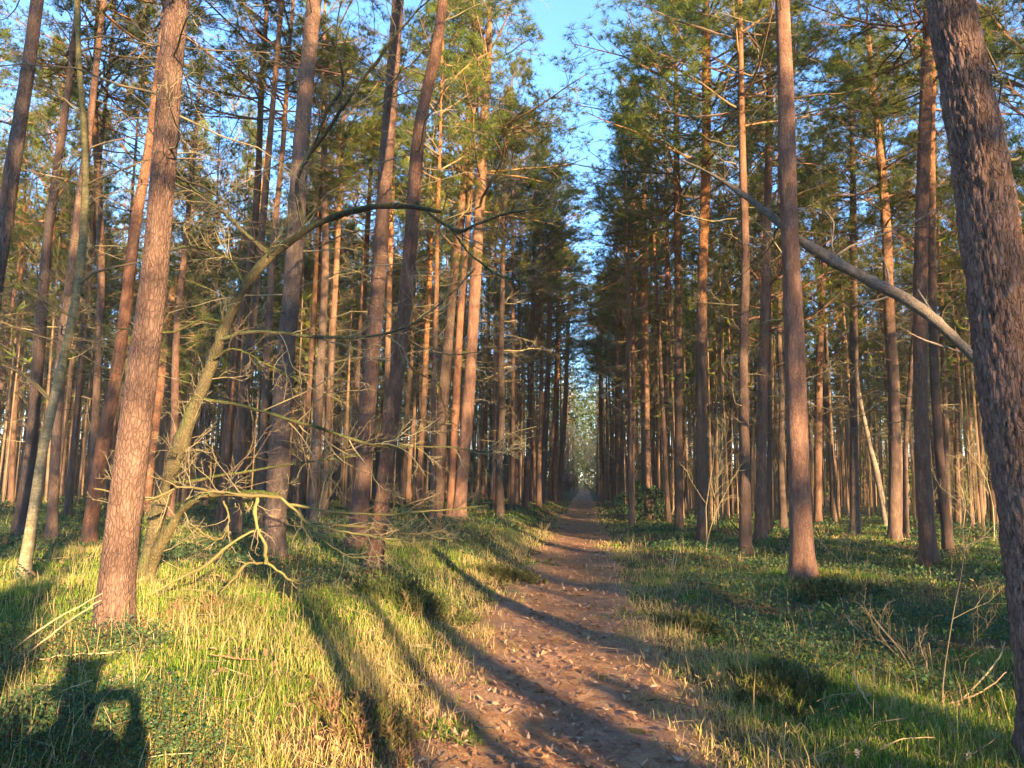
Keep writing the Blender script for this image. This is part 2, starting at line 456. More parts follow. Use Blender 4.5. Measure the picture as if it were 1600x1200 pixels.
# ------------------------------------------------------------------ trunks
def trunk(name, P, Rr, mat, sides=14, rings=40, amp=0.0, cell=(0.05, 0.09), seed=0, flare=0.35):
    """One closed tapering trunk: P (M,3) local centre line from below ground to the top."""
    rg = np.random.default_rng(seed)
    C = curve(np.column_stack([P, Rr]), rings)
    P, Rr = C[:, :3], C[:, 3]
    z = P[:, 2]
    Rr = Rr * (1 + 1.25 * flare * np.exp(-np.clip(z, 0, None) / 0.26))
    th = np.linspace(0, 2 * np.pi, sides, endpoint=False)
    TH, ZZ = np.meshgrid(th, z, indexing='xy')
    rad = Rr[:, None] * np.ones_like(TH)
    rad = rad * (1 + 0.035 * np.sin(2 * TH + 1.7 * ZZ + seed) + 0.03 * np.sin(3 * TH - 0.9 * ZZ + 2 * seed))
    rad = rad * (1 + 0.10 * np.exp(-np.clip(ZZ, 0, None) / 0.25) * np.sin(5 * TH + seed))
    tone = 0.5 + 0.10 * np.sin(TH * 2 + ZZ * 3 + seed) * np.sin(ZZ * 1.3 + seed)
    if amp:
        r0 = float(np.median(Rr))
        nu = max(6, int(round(2 * np.pi * r0 / cell[0])))
        nv = int((z.max() - z.min()) / cell[1]) + 4
        ja, jb, jr = rg.uniform(0.1, 0.9, (nv, nu)), rg.uniform(0.1, 0.9, (nv, nu)), rg.uniform(0, 1, (nv, nu))
        u = TH / (2 * np.pi) * nu + 0.5 * np.sin(ZZ * 9 + 3 * np.sin(TH)) + 0.35 * np.sin(ZZ * 41 + 7 * np.sin(TH * 2)); v = (ZZ - z.min()) / cell[1] + 1 + 0.45 * np.sin(TH * 7 + ZZ * 13) + 0.3 * np.sin(TH * 17 - ZZ * 29)
        u = np.mod(u, nu)
        fu, fv = np.floor(u).astype(int), np.floor(v).astype(int)
        f1 = np.full(u.shape, 9.0); f2 = np.full(u.shape, 9.0); cr = np.zeros(u.shape)
        for du in (-1, 0, 1):
            for dv in (-1, 0, 1):
                cu, cv = np.mod(fu + du, nu), np.clip(fv + dv, 0, nv - 1)
                dd = np.hypot(fu + du + ja[cv, cu] - u, fv + dv + jb[cv, cu] - v)
                near = dd < f1
                f2 = np.where(near, f1, np.minimum(f2, dd)); cr = np.where(near, jr[cv, cu], cr); f1 = np.where(near, dd, f1)
        pl = smooth(0.02, 0.28, f2 - f1)
        fade = 1 - 0.75 * smooth(4.5, 8.0, ZZ)
        rad = rad + amp * fade * (pl * 0.8 + cr * 0.8 - 0.9)
        tone = 0.5 + (0.26 * (cr - 0.5) - (0.30 if amp > 0.012 else 0.10) * (1 - pl)) * fade
    nst = 4
    x = P[:, None, 0] + rad * np.cos(TH); y = P[:, None, 1] + rad * np.sin(TH); zc = P[:, None, 2] + 0 * TH
    V = np.stack([x, y, zc], -1).reshape(-1, 3)
    i, j = np.meshgrid(np.arange(sides), np.arange(len(P) - 1), indexing='xy')
    Q = np.stack([j * sides + i, j * sides + (i + 1) % sides, (j + 1) * sides + (i + 1) % sides, (j + 1) * sides + i], -1).reshape(-1, 4)
    top = len(V)
    V = np.vstack([V, P[-1]])
    T = [((len(P) - 1) * sides + k, (len(P) - 1) * sides + (k + 1) % sides, top) for k in range(sides)]
    return mesh(name, V, Q, T, [mat], np.append(tone.ravel(), 0.5))

# ------------------------------------------------------------------ crowns, dead branches (shared by the pines)
def needles(mb, pos, dirs, k, rg, length=0.13, width=0.0045, spread=0.75, m=1, tone=None):
    n = len(pos)
    d = unit(dirs[:, None, :] + rg.normal(size=(n, k, 3)) * spread)
    side = unit(np.cross(d, rg.normal(size=(n, k, 3)))) * width
    L = length * rg.uniform(0.65, 1.2, (n, k, 1))
    p = pos[:, None, :] + d * 0.01
    A, B, C = p - side, p + side, p + d * L
    V = np.stack([A, B, C], 2).reshape(-1, 3)
    T = np.arange(len(V)).reshape(-1, 3)
    if tone is None:
        tone = np.clip(rg.normal(0.5, 0.22, n), 0, 1)
    tn = np.repeat(tone, k * 3) + np.repeat(rg.normal(0, 0.06, n * k), 3)
    mb.add(V, None, T, np.clip(tn, 0, 1), m)

def crown(seed, H=8.0, W=2.3, nb=40, k2=9, k3=3, kn=14, wide=1.0, wood=True):
    rg = np.random.default_rng(seed)
    z = H * np.sort(rg.uniform(0, 1, nb) ** 0.95) * 0.97
    t = z / H
    az = rg.uniform(0, 2 * np.pi, nb)
    ln = W * ((1 - t) ** 0.55 * 0.9 + 0.16) * rg.uniform(0.55, 1.15, nb)
    el = np.radians(2 + 55 * t + rg.normal(0, 11, nb))
    d = np.stack([np.cos(az) * np.cos(el), np.sin(az) * np.cos(el), np.sin(el)], 1)
    S = 7
    pts = [np.stack([0 * z, 0 * z, z], 1)]
    for s in range(S - 1):
        pts.append(pts[-1] + d * (ln / (S - 1))[:, None])
        d = unit(d + rg.normal(size=d.shape) * 0.13 + np.array([0, 0, 0.07]))
    P1 = np.stack(pts, 1)
    R1 = (0.012 + 0.016 * ln / W)[:, None] * np.linspace(1, 0.3, S)[None]
    P2, R2 = sprout(P1, R1, k2, 0.28, 1.0, 0.42, 0.9, 4, 0.18, 0.07, rg, 0.25, 0.6, 0.4, 0.004)
    P3, R3 = sprout(P2, R2, k3, 0.3, 1.0, 0.55, 0.8, 3, 0.2, 0.14, rg, 0.6, 0.7, 0.6, 0.003)
    mb = MB()
    if wood:
        mb.tube(P1, R1, 5, np.repeat(rg.uniform(0.3, 0.9, nb), S * 5))
        mb.tube(P2, R2, 3, 0.4)
    cl = np.clip(rg.normal(0.47, 0.13, nb), 0.05, 0.9)
    tone2 = np.repeat(cl, k2) + rg.normal(0, 0.1, len(P2))
    tone3 = np.repeat(tone2, k3) + rg.normal(0, 0.08, len(P3))
    dead = rg.uniform(size=len(P2)) < 0.05
    tone2[dead] = 1.0
    pos, dr, tn = [], [], []
    for f in (0.45, 1.0):
        pos.append(P3[:, 0] * (1 - f) + P3[:, -1] * f); dr.append(unit(P3[:, -1] - P3[:, 0]) + [0, 0, 0.25]); tn.append(tone3)
    for f in (2, 3):
        pos.append(P2[:, f]); dr.append(unit(P2[:, 3] - P2[:, 1]) + [0, 0, 0.25]); tn.append(tone2)
    pos.append(P1[:, -1]); dr.append(unit(P1[:, -1] - P1[:, -3]) + [0, 0, 0.3]); tn.append(cl)
    needles(mb, np.concatenate(pos), unit(np.concatenate(dr)), kn, rg, tone=np.clip(np.concatenate(tn), 0, 1))
    return mb.build('crown', [LIMB, NEEDLE], False)

CROWNS = [crown(100 + k, H=7.5 + 0.5 * (k % 3), W=2.0 + 0.22 * (k % 4), nb=42 + 3 * (k % 4)) for k in range(8)]
CROWN_H = [7.5 + 0.5 * (k % 3) for k in range(8)]

def dead_mb(rg, n, z0, z1, lmax=2.0, axis=None, tone=0.5, k2=5, k3=3):
    z = rg.uniform(z0, z1, n); az = rg.uniform(0, 2 * np.pi, n)
    ln = lmax * rg.uniform(0.25, 1.0, n) * (0.45 + 0.55 * (z - z0) / max(z1 - z0, 0.1))
    el = rg.normal(0.08, 0.28, n)
    d = np.stack([np.cos(az) * np.cos(el), np.sin(az) * np.cos(el), np.sin(el)], 1)
    p0 = np.stack([0 * z, 0 * z, z], 1) if axis is None else axis(z)
    S = 7; pts = [p0]
    for s in range(S - 1):
        pts.append(pts[-1] + d * (ln / (S - 1))[:, None]); d = unit(d + rg.normal(size=d.shape) * 0.2 + [0, 0, 0.02])
    P1 = np.stack(pts, 1); R1 = (0.006 + 0.007 * ln)[:, None] * np.linspace(1, 0.3, S)[None]
    P2, R2 = sprout(P1, R1, k2, 0.25, 1.0, 0.42, 0.8, 5, 0.25, 0.03, rg, 0.6, 0.6, 0.4, 0.0032)
    P3, R3 = sprout(P2, R2, k3, 0.3, 1.0, 0.5, 0.8, 4, 0.28, 0.03, rg, 0.7, 0.7, 0.5, 0.0026)
    mb = MB()
    tn = np.clip(rg.normal(tone, 0.25, n), 0, 1)
    mb.tube(P1, R1, 5, np.repeat(tn, S * 5)); mb.tube(P2, R2, 3, np.repeat(np.repeat(tn, k2), 15)); mb.tube(P3, R3, 3, np.repeat(np.repeat(np.repeat(tn, k2), k3), 12))
    return mb

DEAD_SETS = [dead_mb(np.random.default_rng(300 + k), 30, 2.4, 8.8, 2.5).build('dead_branches', [TWIG]) for k in range(6)]
def single_dead(seed, L):
    """one dead branch growing along +x from the origin"""
    rg = np.random.default_rng(seed)
    S = 9; d = np.array([[1.0, 0, 0.05]]); d = unit(d); pts = [np.zeros((1, 3))]
    for q in range(S - 1):
        pts.append(pts[-1] + d * L / (S - 1)); d = unit(d + rg.normal(size=(1, 3)) * 0.17)
    P1 = np.stack(pts, 1); R1 = (0.0045 + 0.0045 * L) * np.linspace(1, 0.3, S)[None]
    P2, R2 = sprout(P1, R1, 8, 0.2, 1.0, 0.42, 0.8, 6, 0.24, 0.02, rg, 0.7, 0.55, 0.4, 0.0026)
    P3, R3 = sprout(P2, R2, 4, 0.25, 1.0, 0.5, 0.8, 5, 0.28, 0.02, rg, 0.8, 0.7, 0.5, 0.0021)
    tn = float(np.clip(rg.normal(0.5, 0.2), 0, 1))
    mb = MB(); mb.tube(P1, R1, 5, tn); mb.tube(P2, R2, 3, tn + 0.1); mb.tube(P3, R3, 3, tn + 0.15)
    return mb.build('dead_branch', [TWIG])
DEAD1 = [single_dead(400 + k, 0.8 + 0.3 * k) for k in range(6)]

def crown_on(t, base, direction, k, sc, rz, name='crown'):
    o = obj(name, CROWNS[k], t)
    q = Vector((0, 0, 1)).rotation_difference(Vector(direction).normalized()) @ Quaternion((0, 0, 1), rz)
    o.rotation_mode = 'QUATERNION'; o.rotation_quaternion = q
    o.location = base; o.scale = sc
    return o

# ------------------------------------------------------------------ the pines one can tell apart, left to right
#   label, [(x, y, width) in photo pixels, foot first], bark plate relief, total height, crown base
PINES = [
 ('tall reddish pine leaning right at far left, its foot outside the picture', [(-95, 908, 36), (-40, 640, 30), (2, 380, 26), (28, 210, 24), (45, 100, 22), (58, 0, 20)], 0.008, 16, 9.5),
 ('slim dark pine standing between the greenish birch and the far left leaning pine', [(28, 845, 20), (45, 720, 20), (57, 600, 19), (66, 480, 18), (74, 380, 16), (90, 260, 14), (105, 150, 11)], 0, 15, 8.5),
 ('reddish pine partly hidden directly behind the leaning greenish birch', [(80, 850, 17), (95, 560, 16), (112, 420, 15), (122, 330, 14), (140, 200, 12)], 0, 16, 9),
 ('thin dark pine rising between the birch and the sunlit leaning pine', [(140, 828, 14), (150, 640, 13), (158, 420, 12), (148, 180, 11), (150, 90, 9)], 0, 15, 9),
 ('sunlit orange pine leaning right just left of the thickest left trunk', [(138, 852, 25), (150, 760, 23), (165, 670, 22), (183, 580, 21), (198, 470, 20), (212, 350, 18), (228, 260, 16), (243, 150, 14)], 0.006, 16, 9),
 ('thickest left pine, pinkish grey, its sunlit foot on the grassy bank', [(176, 990, 64), (186, 880, 56), (205, 720, 54), (225, 560, 50), (242, 420, 46), (256, 250, 42), (266, 110, 40), (276, 0, 38)], 0.0035, 17, 10),
 ('bright yellow sunlit young pine leaning right behind the thickest left trunk', [(226, 800, 14), (244, 660, 14), (258, 540, 13), (272, 450, 12), (302, 400, 9), (345, 330, 7)], 0, 9, 6.5),
 ('slim sunlit pine right of the thickest left trunk, seen behind the mossy oak', [(264, 812, 13), (272, 680, 13), (276, 520, 12), (288, 400, 10), (302, 250, 8)], 0, 14, 8.5),
 ('orange pine seen through the curve of the mossy oak, glowing at mid height', [(345, 832, 15), (358, 640, 15), (372, 520, 14), (390, 420, 13), (402, 300, 12), (408, 150, 10)], 0, 17, 9.5),
 ('dark brown pine between mossy oak trunk and the thick pine right of it', [(368, 840, 18), (379, 640, 18), (390, 540, 16), (404, 420, 13)], 0, 15, 8.5),
 ('thin brown pine just left of the thick grey pine beyond the oak arch', [(404, 832, 13), (415, 600, 12), (423, 450, 12), (430, 350, 11), (441, 240, 9)], 0, 16, 9),
 ('thick grey pine beyond the low oak arch, turning orange towards its top', [(428, 876, 40), (436, 700, 35), (446, 560, 32), (456, 450, 31), (466, 300, 29), (477, 150, 28), (491, 0, 25)], 0.009, 17, 10.5),
 ('slim pine close on the right of the thick grey oak arch pine', [(470, 812, 13), (482, 640, 12), (490, 500, 11), (496, 400, 10)], 0, 15, 9),
 ('slim reddish pine, sunlit at mid height, midway between two thick grey pines', [(486, 815, 17), (497, 640, 16), (503, 530, 14), (508, 420, 13), (508, 280, 11), (505, 130, 9)], 0, 17, 9.5),
 ('narrow tan pine next to the slim reddish one, left of the forked pair', [(506, 805, 11), (516, 600, 11), (523, 470, 10), (530, 330, 9)], 0, 15, 9),
 ('grey pine with orange sunlit top, close left of the rough dark pine', [(556, 856, 34), (566, 760, 31), (577, 600, 29), (590, 450, 27), (600, 300, 25), (611, 150, 24), (622, 0, 21)], 0.008, 17, 10),
 ('thin dark pine half hidden left of the grey orange topped pine', [(546, 800, 13), (556, 640, 13), (565, 520, 12), (570, 420, 11), (576, 330, 9)], 0, 15, 9),
 ('thin yellow sunlit pine squeezed behind the grey orange topped pine', [(601, 812, 11), (604, 640, 10), (609, 430, 10), (614, 260, 9)], 0, 15, 9),
 ('rough dark grey pine with knobbly bends, nearest on the left of the path', [(582, 898, 30), (598, 780, 27), (612, 650, 27), (628, 520, 26), (638, 420, 24), (645, 330, 23), (656, 200, 22), (681, 80, 20), (692, 0, 17)], 0.011, 16, 10.5),
 ('reddish pine glowing orange at mid height, left one of a close pair', [(683, 815, 21), (693, 620, 20), (702, 520, 19), (712, 420, 17), (722, 320, 15), (733, 180, 12), (742, 60, 9)], 0, 17, 9.5),
 ('slim dark pine squeezed between the glowing reddish pine and smooth grey pine', [(703, 815, 14), (712, 640, 14), (718, 520, 13), (725, 420, 11), (735, 300, 9)], 0, 15, 9),
 ('smooth grey pine with dense dark crown, third thick trunk left of path', [(717, 812, 24), (726, 700, 22), (736, 560, 21), (743, 440, 20), (749, 330, 19), (756, 200, 17), (763, 80, 14)], 0.006, 18, 8.5),
 ('thin brown pine right of the smooth grey dark crowned pine', [(774, 800, 10), (779, 600, 10), (785, 480, 9)], 0, 16, 9),
 ('thin orange lit pine beside the path left edge, its foot pale in sunlight', [(820, 797, 10), (826, 700, 10), (830, 560, 9), (833, 470, 8)], 0, 17, 9.5),
 ('tall slim pine nearest the left path edge, orange at two thirds height', [(846, 788, 12), (851, 700, 11), (857, 560, 10), (860, 420, 9)], 0, 18, 9.5),
 ('thin pine next to the path behind the tall slim orange pine', [(866, 782, 9), (870, 640, 8), (872, 540, 7)], 0, 18, 9),
 ('dark slim pine close to the left path edge, slightly leaning towards the path', [(874, 782, 10), (882, 650, 9), (887, 540, 7)], 0, 18, 9),
 ('orange lit thin pine where the right path edge begins far down', [(965, 775, 9), (967, 660, 8), (965, 580, 7)], 0, 18, 9),
 ('dark pine above a round holly bush, first thick trunk right of path', [(1010, 806, 17), (1008, 620, 16), (1007, 520, 15), (1007, 400, 13)], 0, 18, 9.5),
 ('slim dark pine left of the straight sunlit slender pine', [(1043, 806, 10), (1042, 560, 9), (1043, 410, 8)], 0, 17, 9),
 ('straight slender pine with sunlit middle, left of the tallest orange topped pine', [(1061, 826, 15), (1060, 560, 14), (1059, 400, 13), (1057, 190, 10)], 0, 18, 9.5),
 ('tallest straight pine right of the path with bright orange upper trunk', [(1099, 846, 22), (1096, 600, 19), (1098, 420, 18), (1102, 300, 17), (1104, 150, 16), (1103, 0, 13)], 0.006, 19, 9.5),
 ('plain brown pine in shade midway between the two thick right trunks', [(1165, 818, 15), (1165, 600, 14), (1166, 380, 12)], 0, 16, 9),
 ('bent headed brown pine just left of the thick smooth right trunk', [(1188, 842, 19), (1190, 700, 18), (1193, 560, 17), (1200, 300, 14), (1203, 110, 11)], 0.006, 17, 9.5),
 ('thick smooth grey pine right of the path with sunlit right edge', [(1255, 902, 46), (1250, 780, 38), (1245, 650, 36), (1238, 450, 32), (1232, 300, 30), (1228, 150, 28), (1222, 0, 25)], 0.005, 17, 10.5),
 ('slim pale pine close behind the right edge of the thick smooth trunk', [(1278, 822, 14), (1279, 640, 13), (1281, 540, 12), (1287, 420, 10)], 0, 15, 9),
 ('brown pine with broken side twigs, crossed by the leaning dead trunk', [(1335, 832, 16), (1335, 660, 15), (1334, 520, 14), (1333, 300, 11)], 0, 16, 9),
 ('orange topped pine with a sharp crook halfway up its trunk', [(1398, 846, 21), (1398, 700, 20), (1396, 600, 20), (1389, 480, 18), (1383, 330, 15), (1370, 190, 12), (1360, 90, 9)], 0.006, 15, 8),
 ('thick grey pine between the crooked pine and the big cut off trunk', [(1453, 882, 32), (1444, 760, 26), (1438, 600, 24), (1438, 450, 23), (1442, 300, 22), (1447, 150, 20), (1451, 20, 18)], 0.007, 17, 10),
 ('orange sunlit slender pine leaning left just behind the thick grey right pine', [(1483, 866, 18), (1471, 745, 16), (1461, 600, 15), (1456, 400, 14), (1456, 200, 12), (1460, 80, 9)], 0, 17, 10),
 ('pale thin young pine left of the thick grey right pine', [(1416, 842, 9), (1415, 700, 9), (1424, 570, 8), (1432, 470, 7)], 0, 12, 8),
 ('thin brown pine just left of the big cut off trunk', [(1497, 815, 11), (1496, 660, 10), (1494, 520, 9)], 0, 15, 9),
 ('biggest pine with plated bark, cut off by the right picture edge', [(1662, 1230, 104), (1640, 1060, 100), (1612, 830, 98), (1578, 600, 96), (1556, 420, 92), (1530, 250, 84), (1506, 120, 77), (1485, 0, 74)], 0.021, 15, 9),
]
feet = []
WIDE = {21: 1.75, 19: 1.2, 23: 1.2, 24: 1.5, 25: 1.5, 26: 1.6, 27: 1.5, 28: 1.6, 29: 1.4, 30: 1.7, 31: 1.35}
for pi, (label, pts, amp, H, hb) in enumerate(PINES):
    p0 = hit(pts[0][0], pts[0][1])
    wmid = pts[min(2, len(pts) - 1)][2]
    dmax = 0.40 * FPX / wmid
    Y = p0[1]
    if Y > dmax or Y < 0:
        Y = dmax
    if pi == len(PINES) - 1: Y = 4.15
    L = []
    for (x, y, w) in pts:
        p = at(x, y, Y)
        dep = float((p - EYE) @ _f)
        L.append((*p, 0.43 * w * dep / FPX))
    L = np.array(L)
    # foot on the ground
    d0 = (L[1, :3] - L[0, :3]) / (L[1, 2] - L[0, 2])
    g = float(ground_h(L[0, 0], L[0, 1]))
    foot = L[0, :3] + d0 * (g - L[0, 2]); foot[2] = float(ground_h(foot[0], foot[1]))
    keep = L[L[:, 2] > foot[2] + 0.35]
    fl = 0.28 if L[0, 3] > 1.12 * L[1, 3] else 0.34
    r_foot = keep[0, 3] * 1.05
    L = np.vstack([[foot[0], foot[1], foot[2] - 0.3, r_foot], [*foot, r_foot], keep])
    # on up to the top, straightening
    dr = unit(L[-1, :3] - L[-3, :3]); dr = unit(dr * np.array([0.5, 0.5, 1]))
    zt = foot[2] + H
    rem = zt - L[-1, 2]
    if rem > 0.5:
        tz = L[-1, :3] + dr * rem / dr[2]
        ne_ = max(2, int(rem / 0.7)); l0 = L[-1].copy()
        f_ = np.linspace(0, 1, ne_ + 1)[1:, None]
        L = np.vstack([L, np.hstack([l0[:3] + (tz - l0[:3]) * f_, l0[3] + (0.02 - l0[3]) * f_])])
    P = L[:, :3] - foot
    t = thing('pine_tree', label, 'pine tree', foot)
    feet.append(foot)
    big = amp > 0
    depth = np.linalg.norm(foot[:2])
    if pi == len(PINES) - 1: sides, rings, cell = 128, 470, (0.042, 0.072)
    elif depth < 8: sides, rings, cell = 90, 380, (0.020, 0.055)
    elif big: sides, rings, cell = 36, 150, (0.04, 0.085)
    else: sides, rings, cell = 14, 46, (0.05, 0.09)
    obj('trunk', trunk('pine_trunk', P, L[:, 3], GREYPINE if any(w_ in label for w_ in ('thickest', 'rough', 'smooth', 'thick grey pine between', 'biggest')) else PINE, sides, rings, amp, cell, pi, fl), t)
    hb = min(hb, H - 5)
    k = pi % 8
    zz = np.maximum.accumulate(P[:, 2])
    ax = lambda z: np.stack([np.interp(z, zz, P[:, 0]), np.interp(z, zz, P[:, 1]), z], -1)
    b_ = ax(np.array([hb]))[0]; tp = P[-1]
    sc = (H - hb) / CROWN_H[k]
    cw = WIDE.get(pi, 1.3 if depth > 12 else 1.0) * sc
    crown_on(t, b_, tp - b_, k, (cw * rng.uniform(0.9, 1.15), cw * rng.uniform(0.9, 1.15), sc), rng.uniform(0, 6.28))
    last = pi == len(PINES) - 1
    nd = 9 if last else (20 if depth < 14 else 16)
    for q in range(nd):
        z = rng.uniform(4.3 if last else (2.6 if depth > 8 else 3.2), hb + 0.6)
        rz = rng.uniform(-0.5, 1.4) if last else rng.uniform(0, 6.28)
        r_at = float(np.interp(z, zz, L[:, 3])) * 0.75
        o = obj('dead_branch', DEAD1[rng.integers(0, 6)], t, ax(np.array([z]))[0] + np.array([math.cos(rz), math.sin(rz), 0]) * r_at, (rng.normal(0, 0.5), rng.normal(-0.05, 0.28), rz))
        s_ = rng.uniform(0.6, 1.15); o.scale = (s_, s_, s_)
    if last:      # broken stubs on the plated trunk
        for (px_, py_, dx_) in ((1562, 118, 1), (1568, 122, 1), (1588, 238, 1), (1592, 250, 1)):
            p_ = at(px_ - 14, py_, Y) - foot
            st = MB(); st.tube(np.array([[0, 0, 0], [0.045, 0.01, 0.008], [0.075, 0.012, 0.03 if py_ % 4 else -0.005]]), np.array([0.010, 0.008, 0.004]), 6, 0.7)
            obj('branch_stub', st.build('branch_stub', [TWIG]), t, p_)

# ------------------------------------------------------------------ the other pines of the wood
def trunk_var(seed):
    rg = np.random.default_rng(seed)
    z = np.array([-0.4, 0, 2, 4, 6, 8, 10, 13, 17])
    b = np.cumsum(rg.normal(0, 0.07, (len(z), 2)), 0); b -= b[1]; b[0] = 0
    b[6:] = b[5] + (b[6:] - b[5]) * 0.3
    P = np.column_stack([b, z])
    r = np.interp(z, [0, 1, 8, 17], [0.165, 0.15, 0.105, 0.02])
    return trunk('pine_trunk', P, r, PINE, 10, 22, 0, seed=seed, flare=0.3), P
TV = [trunk_var(500 + k) for k in range(8)]

cand = []
rg = np.random.default_rng(21)
taken = [f[:2] for f in feet] + [np.array([-3.35, 9.0])]
def free(p, dmin):
    a = np.array(taken); return np.min(np.hypot(a[:, 0] - p[0], a[:, 1] - p[1])) > dmin
tries = 0
while len(cand) < 1150 and tries < 60000:
    tries += 1
    a = rg.uniform(-R(42), R(43)); d = math.sqrt(rg.uniform(16 ** 2, 118 ** 2))
    p = np.array([d * math.sin(a), d * math.cos(a)])
    s = p[0] - float(path_c(p[1]))
    if abs(s) < 1.9: continue
    if d < 24 and abs(a) < R(36) and rg.uniform() < 0.55: continue
    if not free(p, (2.5 if d < 46 else 1.9) if abs(s) > 3.2 else 1.8): continue
    taken.append(p); cand.append(p)
for yy in np.arange(23, 118, 4.4):        # the rows that line the path
    for sd in (-1, 1):
        p = np.array([float(path_c(yy)) + sd * (rg.uniform(1.7, 3.2) if yy < 36 else rg.uniform(1.35, 2.3)), yy + rg.uniform(-1, 1)])
        if free(p, 1.25): taken.append(p); cand.append(p)
cand.sort(key=lambda p: np.hypot(*p))
NI = 300 - len(PINES)
def region(p):
    side = 'left' if p[0] < path_c(p[1]) else 'right'
    d = np.hypot(*p)
    if abs(p[0] - path_c(p[1])) < 2.8:
        return f'slim pine in the row lining the {side} edge of the path', f'pines lining the {side} path edge'
    if d < 30: return f'slender brown pine amid the nearer background trunks {side} of the path', f'nearer background pines {side} of the path'
    if d < 42: return f'thin pine in the crowded middle distance of the wood {side} of the path', f'middle distance pines {side} of the path'
    return f'thin distant pine in the dim depth of the wood {side} of the path', f'distant pines {side} of the path'
SHORT = {}
def wood_labels(ps, noun='pine'):
    """name each nearer pine by the landmark trunk beside it"""
    def px(x, y, z=3.0):
        v = np.array([x, y, z]) - EYE; return 800 + FPX * float(v @ CR) / float(v @ _f)
    marks = sorted((px(f[0], f[1]), SHORTN[k]) for k, f in enumerate(feet) if k in SHORTN)
    buckets, out = {}, {}
    for i, p in enumerate(ps):
        d = np.hypot(*p); X = px(*p)
        if d > 48 or X < -5 or X > 1605: continue
        m_ = min(marks, key=lambda q: abs(q[0] - X))
        band = 'nearer background' if d < 30 else 'middle distance'
        buckets.setdefault((m_[1], 'left' if X < m_[0] else 'right', band), []).append((abs(X - m_[0]), i))
    words_ = ['first', 'second', 'third', 'fourth', 'fifth', 'sixth', 'seventh', 'eighth', 'ninth', 'tenth']
    for (nm, sd, band), L_ in buckets.items():
        for k, (_, i) in enumerate(sorted(L_)):
            out[i] = f'{words_[min(k, 9)]} {band} {noun} to the {sd} of the {nm}'
    return out
SHORTN = {5: 'thickest left pine', 4: 'sunlit orange leaning pine', 11: 'thick pine beyond the oak arch', 15: 'grey orange topped pine',
          18: 'rough dark grey pine', 19: 'glowing reddish pine', 21: 'dark crowned grey pine', 24: 'tall slim left edge pine', 28: 'pine above the holly bush',
          30: 'slender sunlit middle pine', 31: 'tallest orange topped pine', 33: 'bent headed brown pine', 34: 'thick smooth right pine', 36: 'pine crossed by the dead trunk',
          37: 'crooked pine', 38: 'thick grey right pine', 42: 'big cut off right pine', 0: 'far left leaning pine', 1: 'slim dark far left pine', 9: 'dark brown pine beside the oak', 13: 'slim reddish pine', 32: 'plain brown shaded pine'}
def wood_pine(p, label, group, base=None, top=None, dead=True):
    k = int(rng.integers(0, 8))
    h = rng.uniform(0.85, 1.12)
    t = thing('pine_tree', label, 'pine tree', (p[0], p[1], float(ground_h(*p))), group, rng.uniform(0, 6.28))
    me, P = TV[k]
    w = rng.uniform(0.45, 0.88)
    o = obj('trunk', me, t); o.scale = (w, w, h)
    o.rotation_euler = (rng.normal(0, 0.022), rng.normal(0, 0.022), 0)
    row = abs(p[0] - path_c(p[1])) < 3.4 and p[1] > 15
    hb = rng.uniform(*((8.0, 10.6) if row else (5.9, 9.0))) * h if base is None else base
    z = P[:, 2] * h
    b_ = np.array([np.interp(hb, z, P[:, 0] * w), np.interp(hb, z, P[:, 1] * w), hb])
    c = int(rng.integers(0, 8)); s_ = ((17 * h if top is None else top) - hb) / CROWN_H[c]
    rr_ = rng.uniform(0.66, 1.0) * ((1.75 if p[1] > 42 else 1.15) if row else 1.0)
    crown_on(t, b_, (0, 0, 1), c, (s_ * rr_, s_ * rr_, s_), rng.uniform(0, 6.28)).parent = t
    if not dead: return t
    e = obj('dead_branches', DEAD_SETS[int(rng.integers(0, 6))], t); e.scale = (1, 1, h * 0.98); tag(e, kind='stuff')
    return t
own = wood_labels(cand[:NI])
for i_, p in enumerate(cand[:NI]):
    lb, gr = region(p)
    wood_pine(p, own.get(i_, lb), gr)

# beyond those: the far wood, one mass
rest = np.array(cand[NI:])
extra = []
rg = np.random.default_rng(33)
for _ in range(3000):
    a = rg.uniform(-R(42), R(43)); d = math.sqrt(rg.uniform(112 ** 2, 190 ** 2))
    p = (d * math.sin(a), d * math.cos(a))
    if abs(p[0] - path_c(p[1])) > 2.0 or p[1] > 128: extra.append(p)
thin = []
while len(thin) < 1300:
    a = rg.uniform(-R(40), R(40)); d = math.sqrt(rg.uniform(27 ** 2, 88 ** 2))
    p = (d * math.sin(a), d * math.cos(a))
    if abs(p[0] - path_c(p[1])) > 3.0: thin.append(p)
far = np.vstack([rest, np.array(extra[:1500]), np.array(thin)])
mb = MB()
nF = len(far)
gz = ground_h(far[:, 0], far[:, 1])
lean = rg.normal(0, 0.018, (nF, 2))
hh = rg.uniform(14.5, 19, nF)
hh[-1300:] = rg.uniform(8.5, 14.5, 1300)
S = 5
zz = np.linspace(-0.2, 1, S)[None] * hh[:, None]
Pf = np.stack([far[:, :1] + lean[:, :1] * zz, far[:, 1:] + lean[:, 1:] * zz, gz[:, None] + zz], -1)
Rf = (rg.uniform(0.065, 0.125, nF) * np.where(np.arange(nF) >= nF - 1300, 0.62, 1.0))[:, None] * np.linspace(1, 0.2, S)[None]
mb.tube(Pf, Rf, 5, 0.5, 0)
far_trunks = mb
mbc = MB()
nt_ = 38
u = rg.uniform(0.44, 1.0, (nF, nt_))
end_ = (far[:, 1] > 118) & (np.abs(far[:, 0] - path_c(far[:, 1])) < 9)
u[end_] = rg.uniform(0.06, 1.0, (int(end_.sum()), nt_))
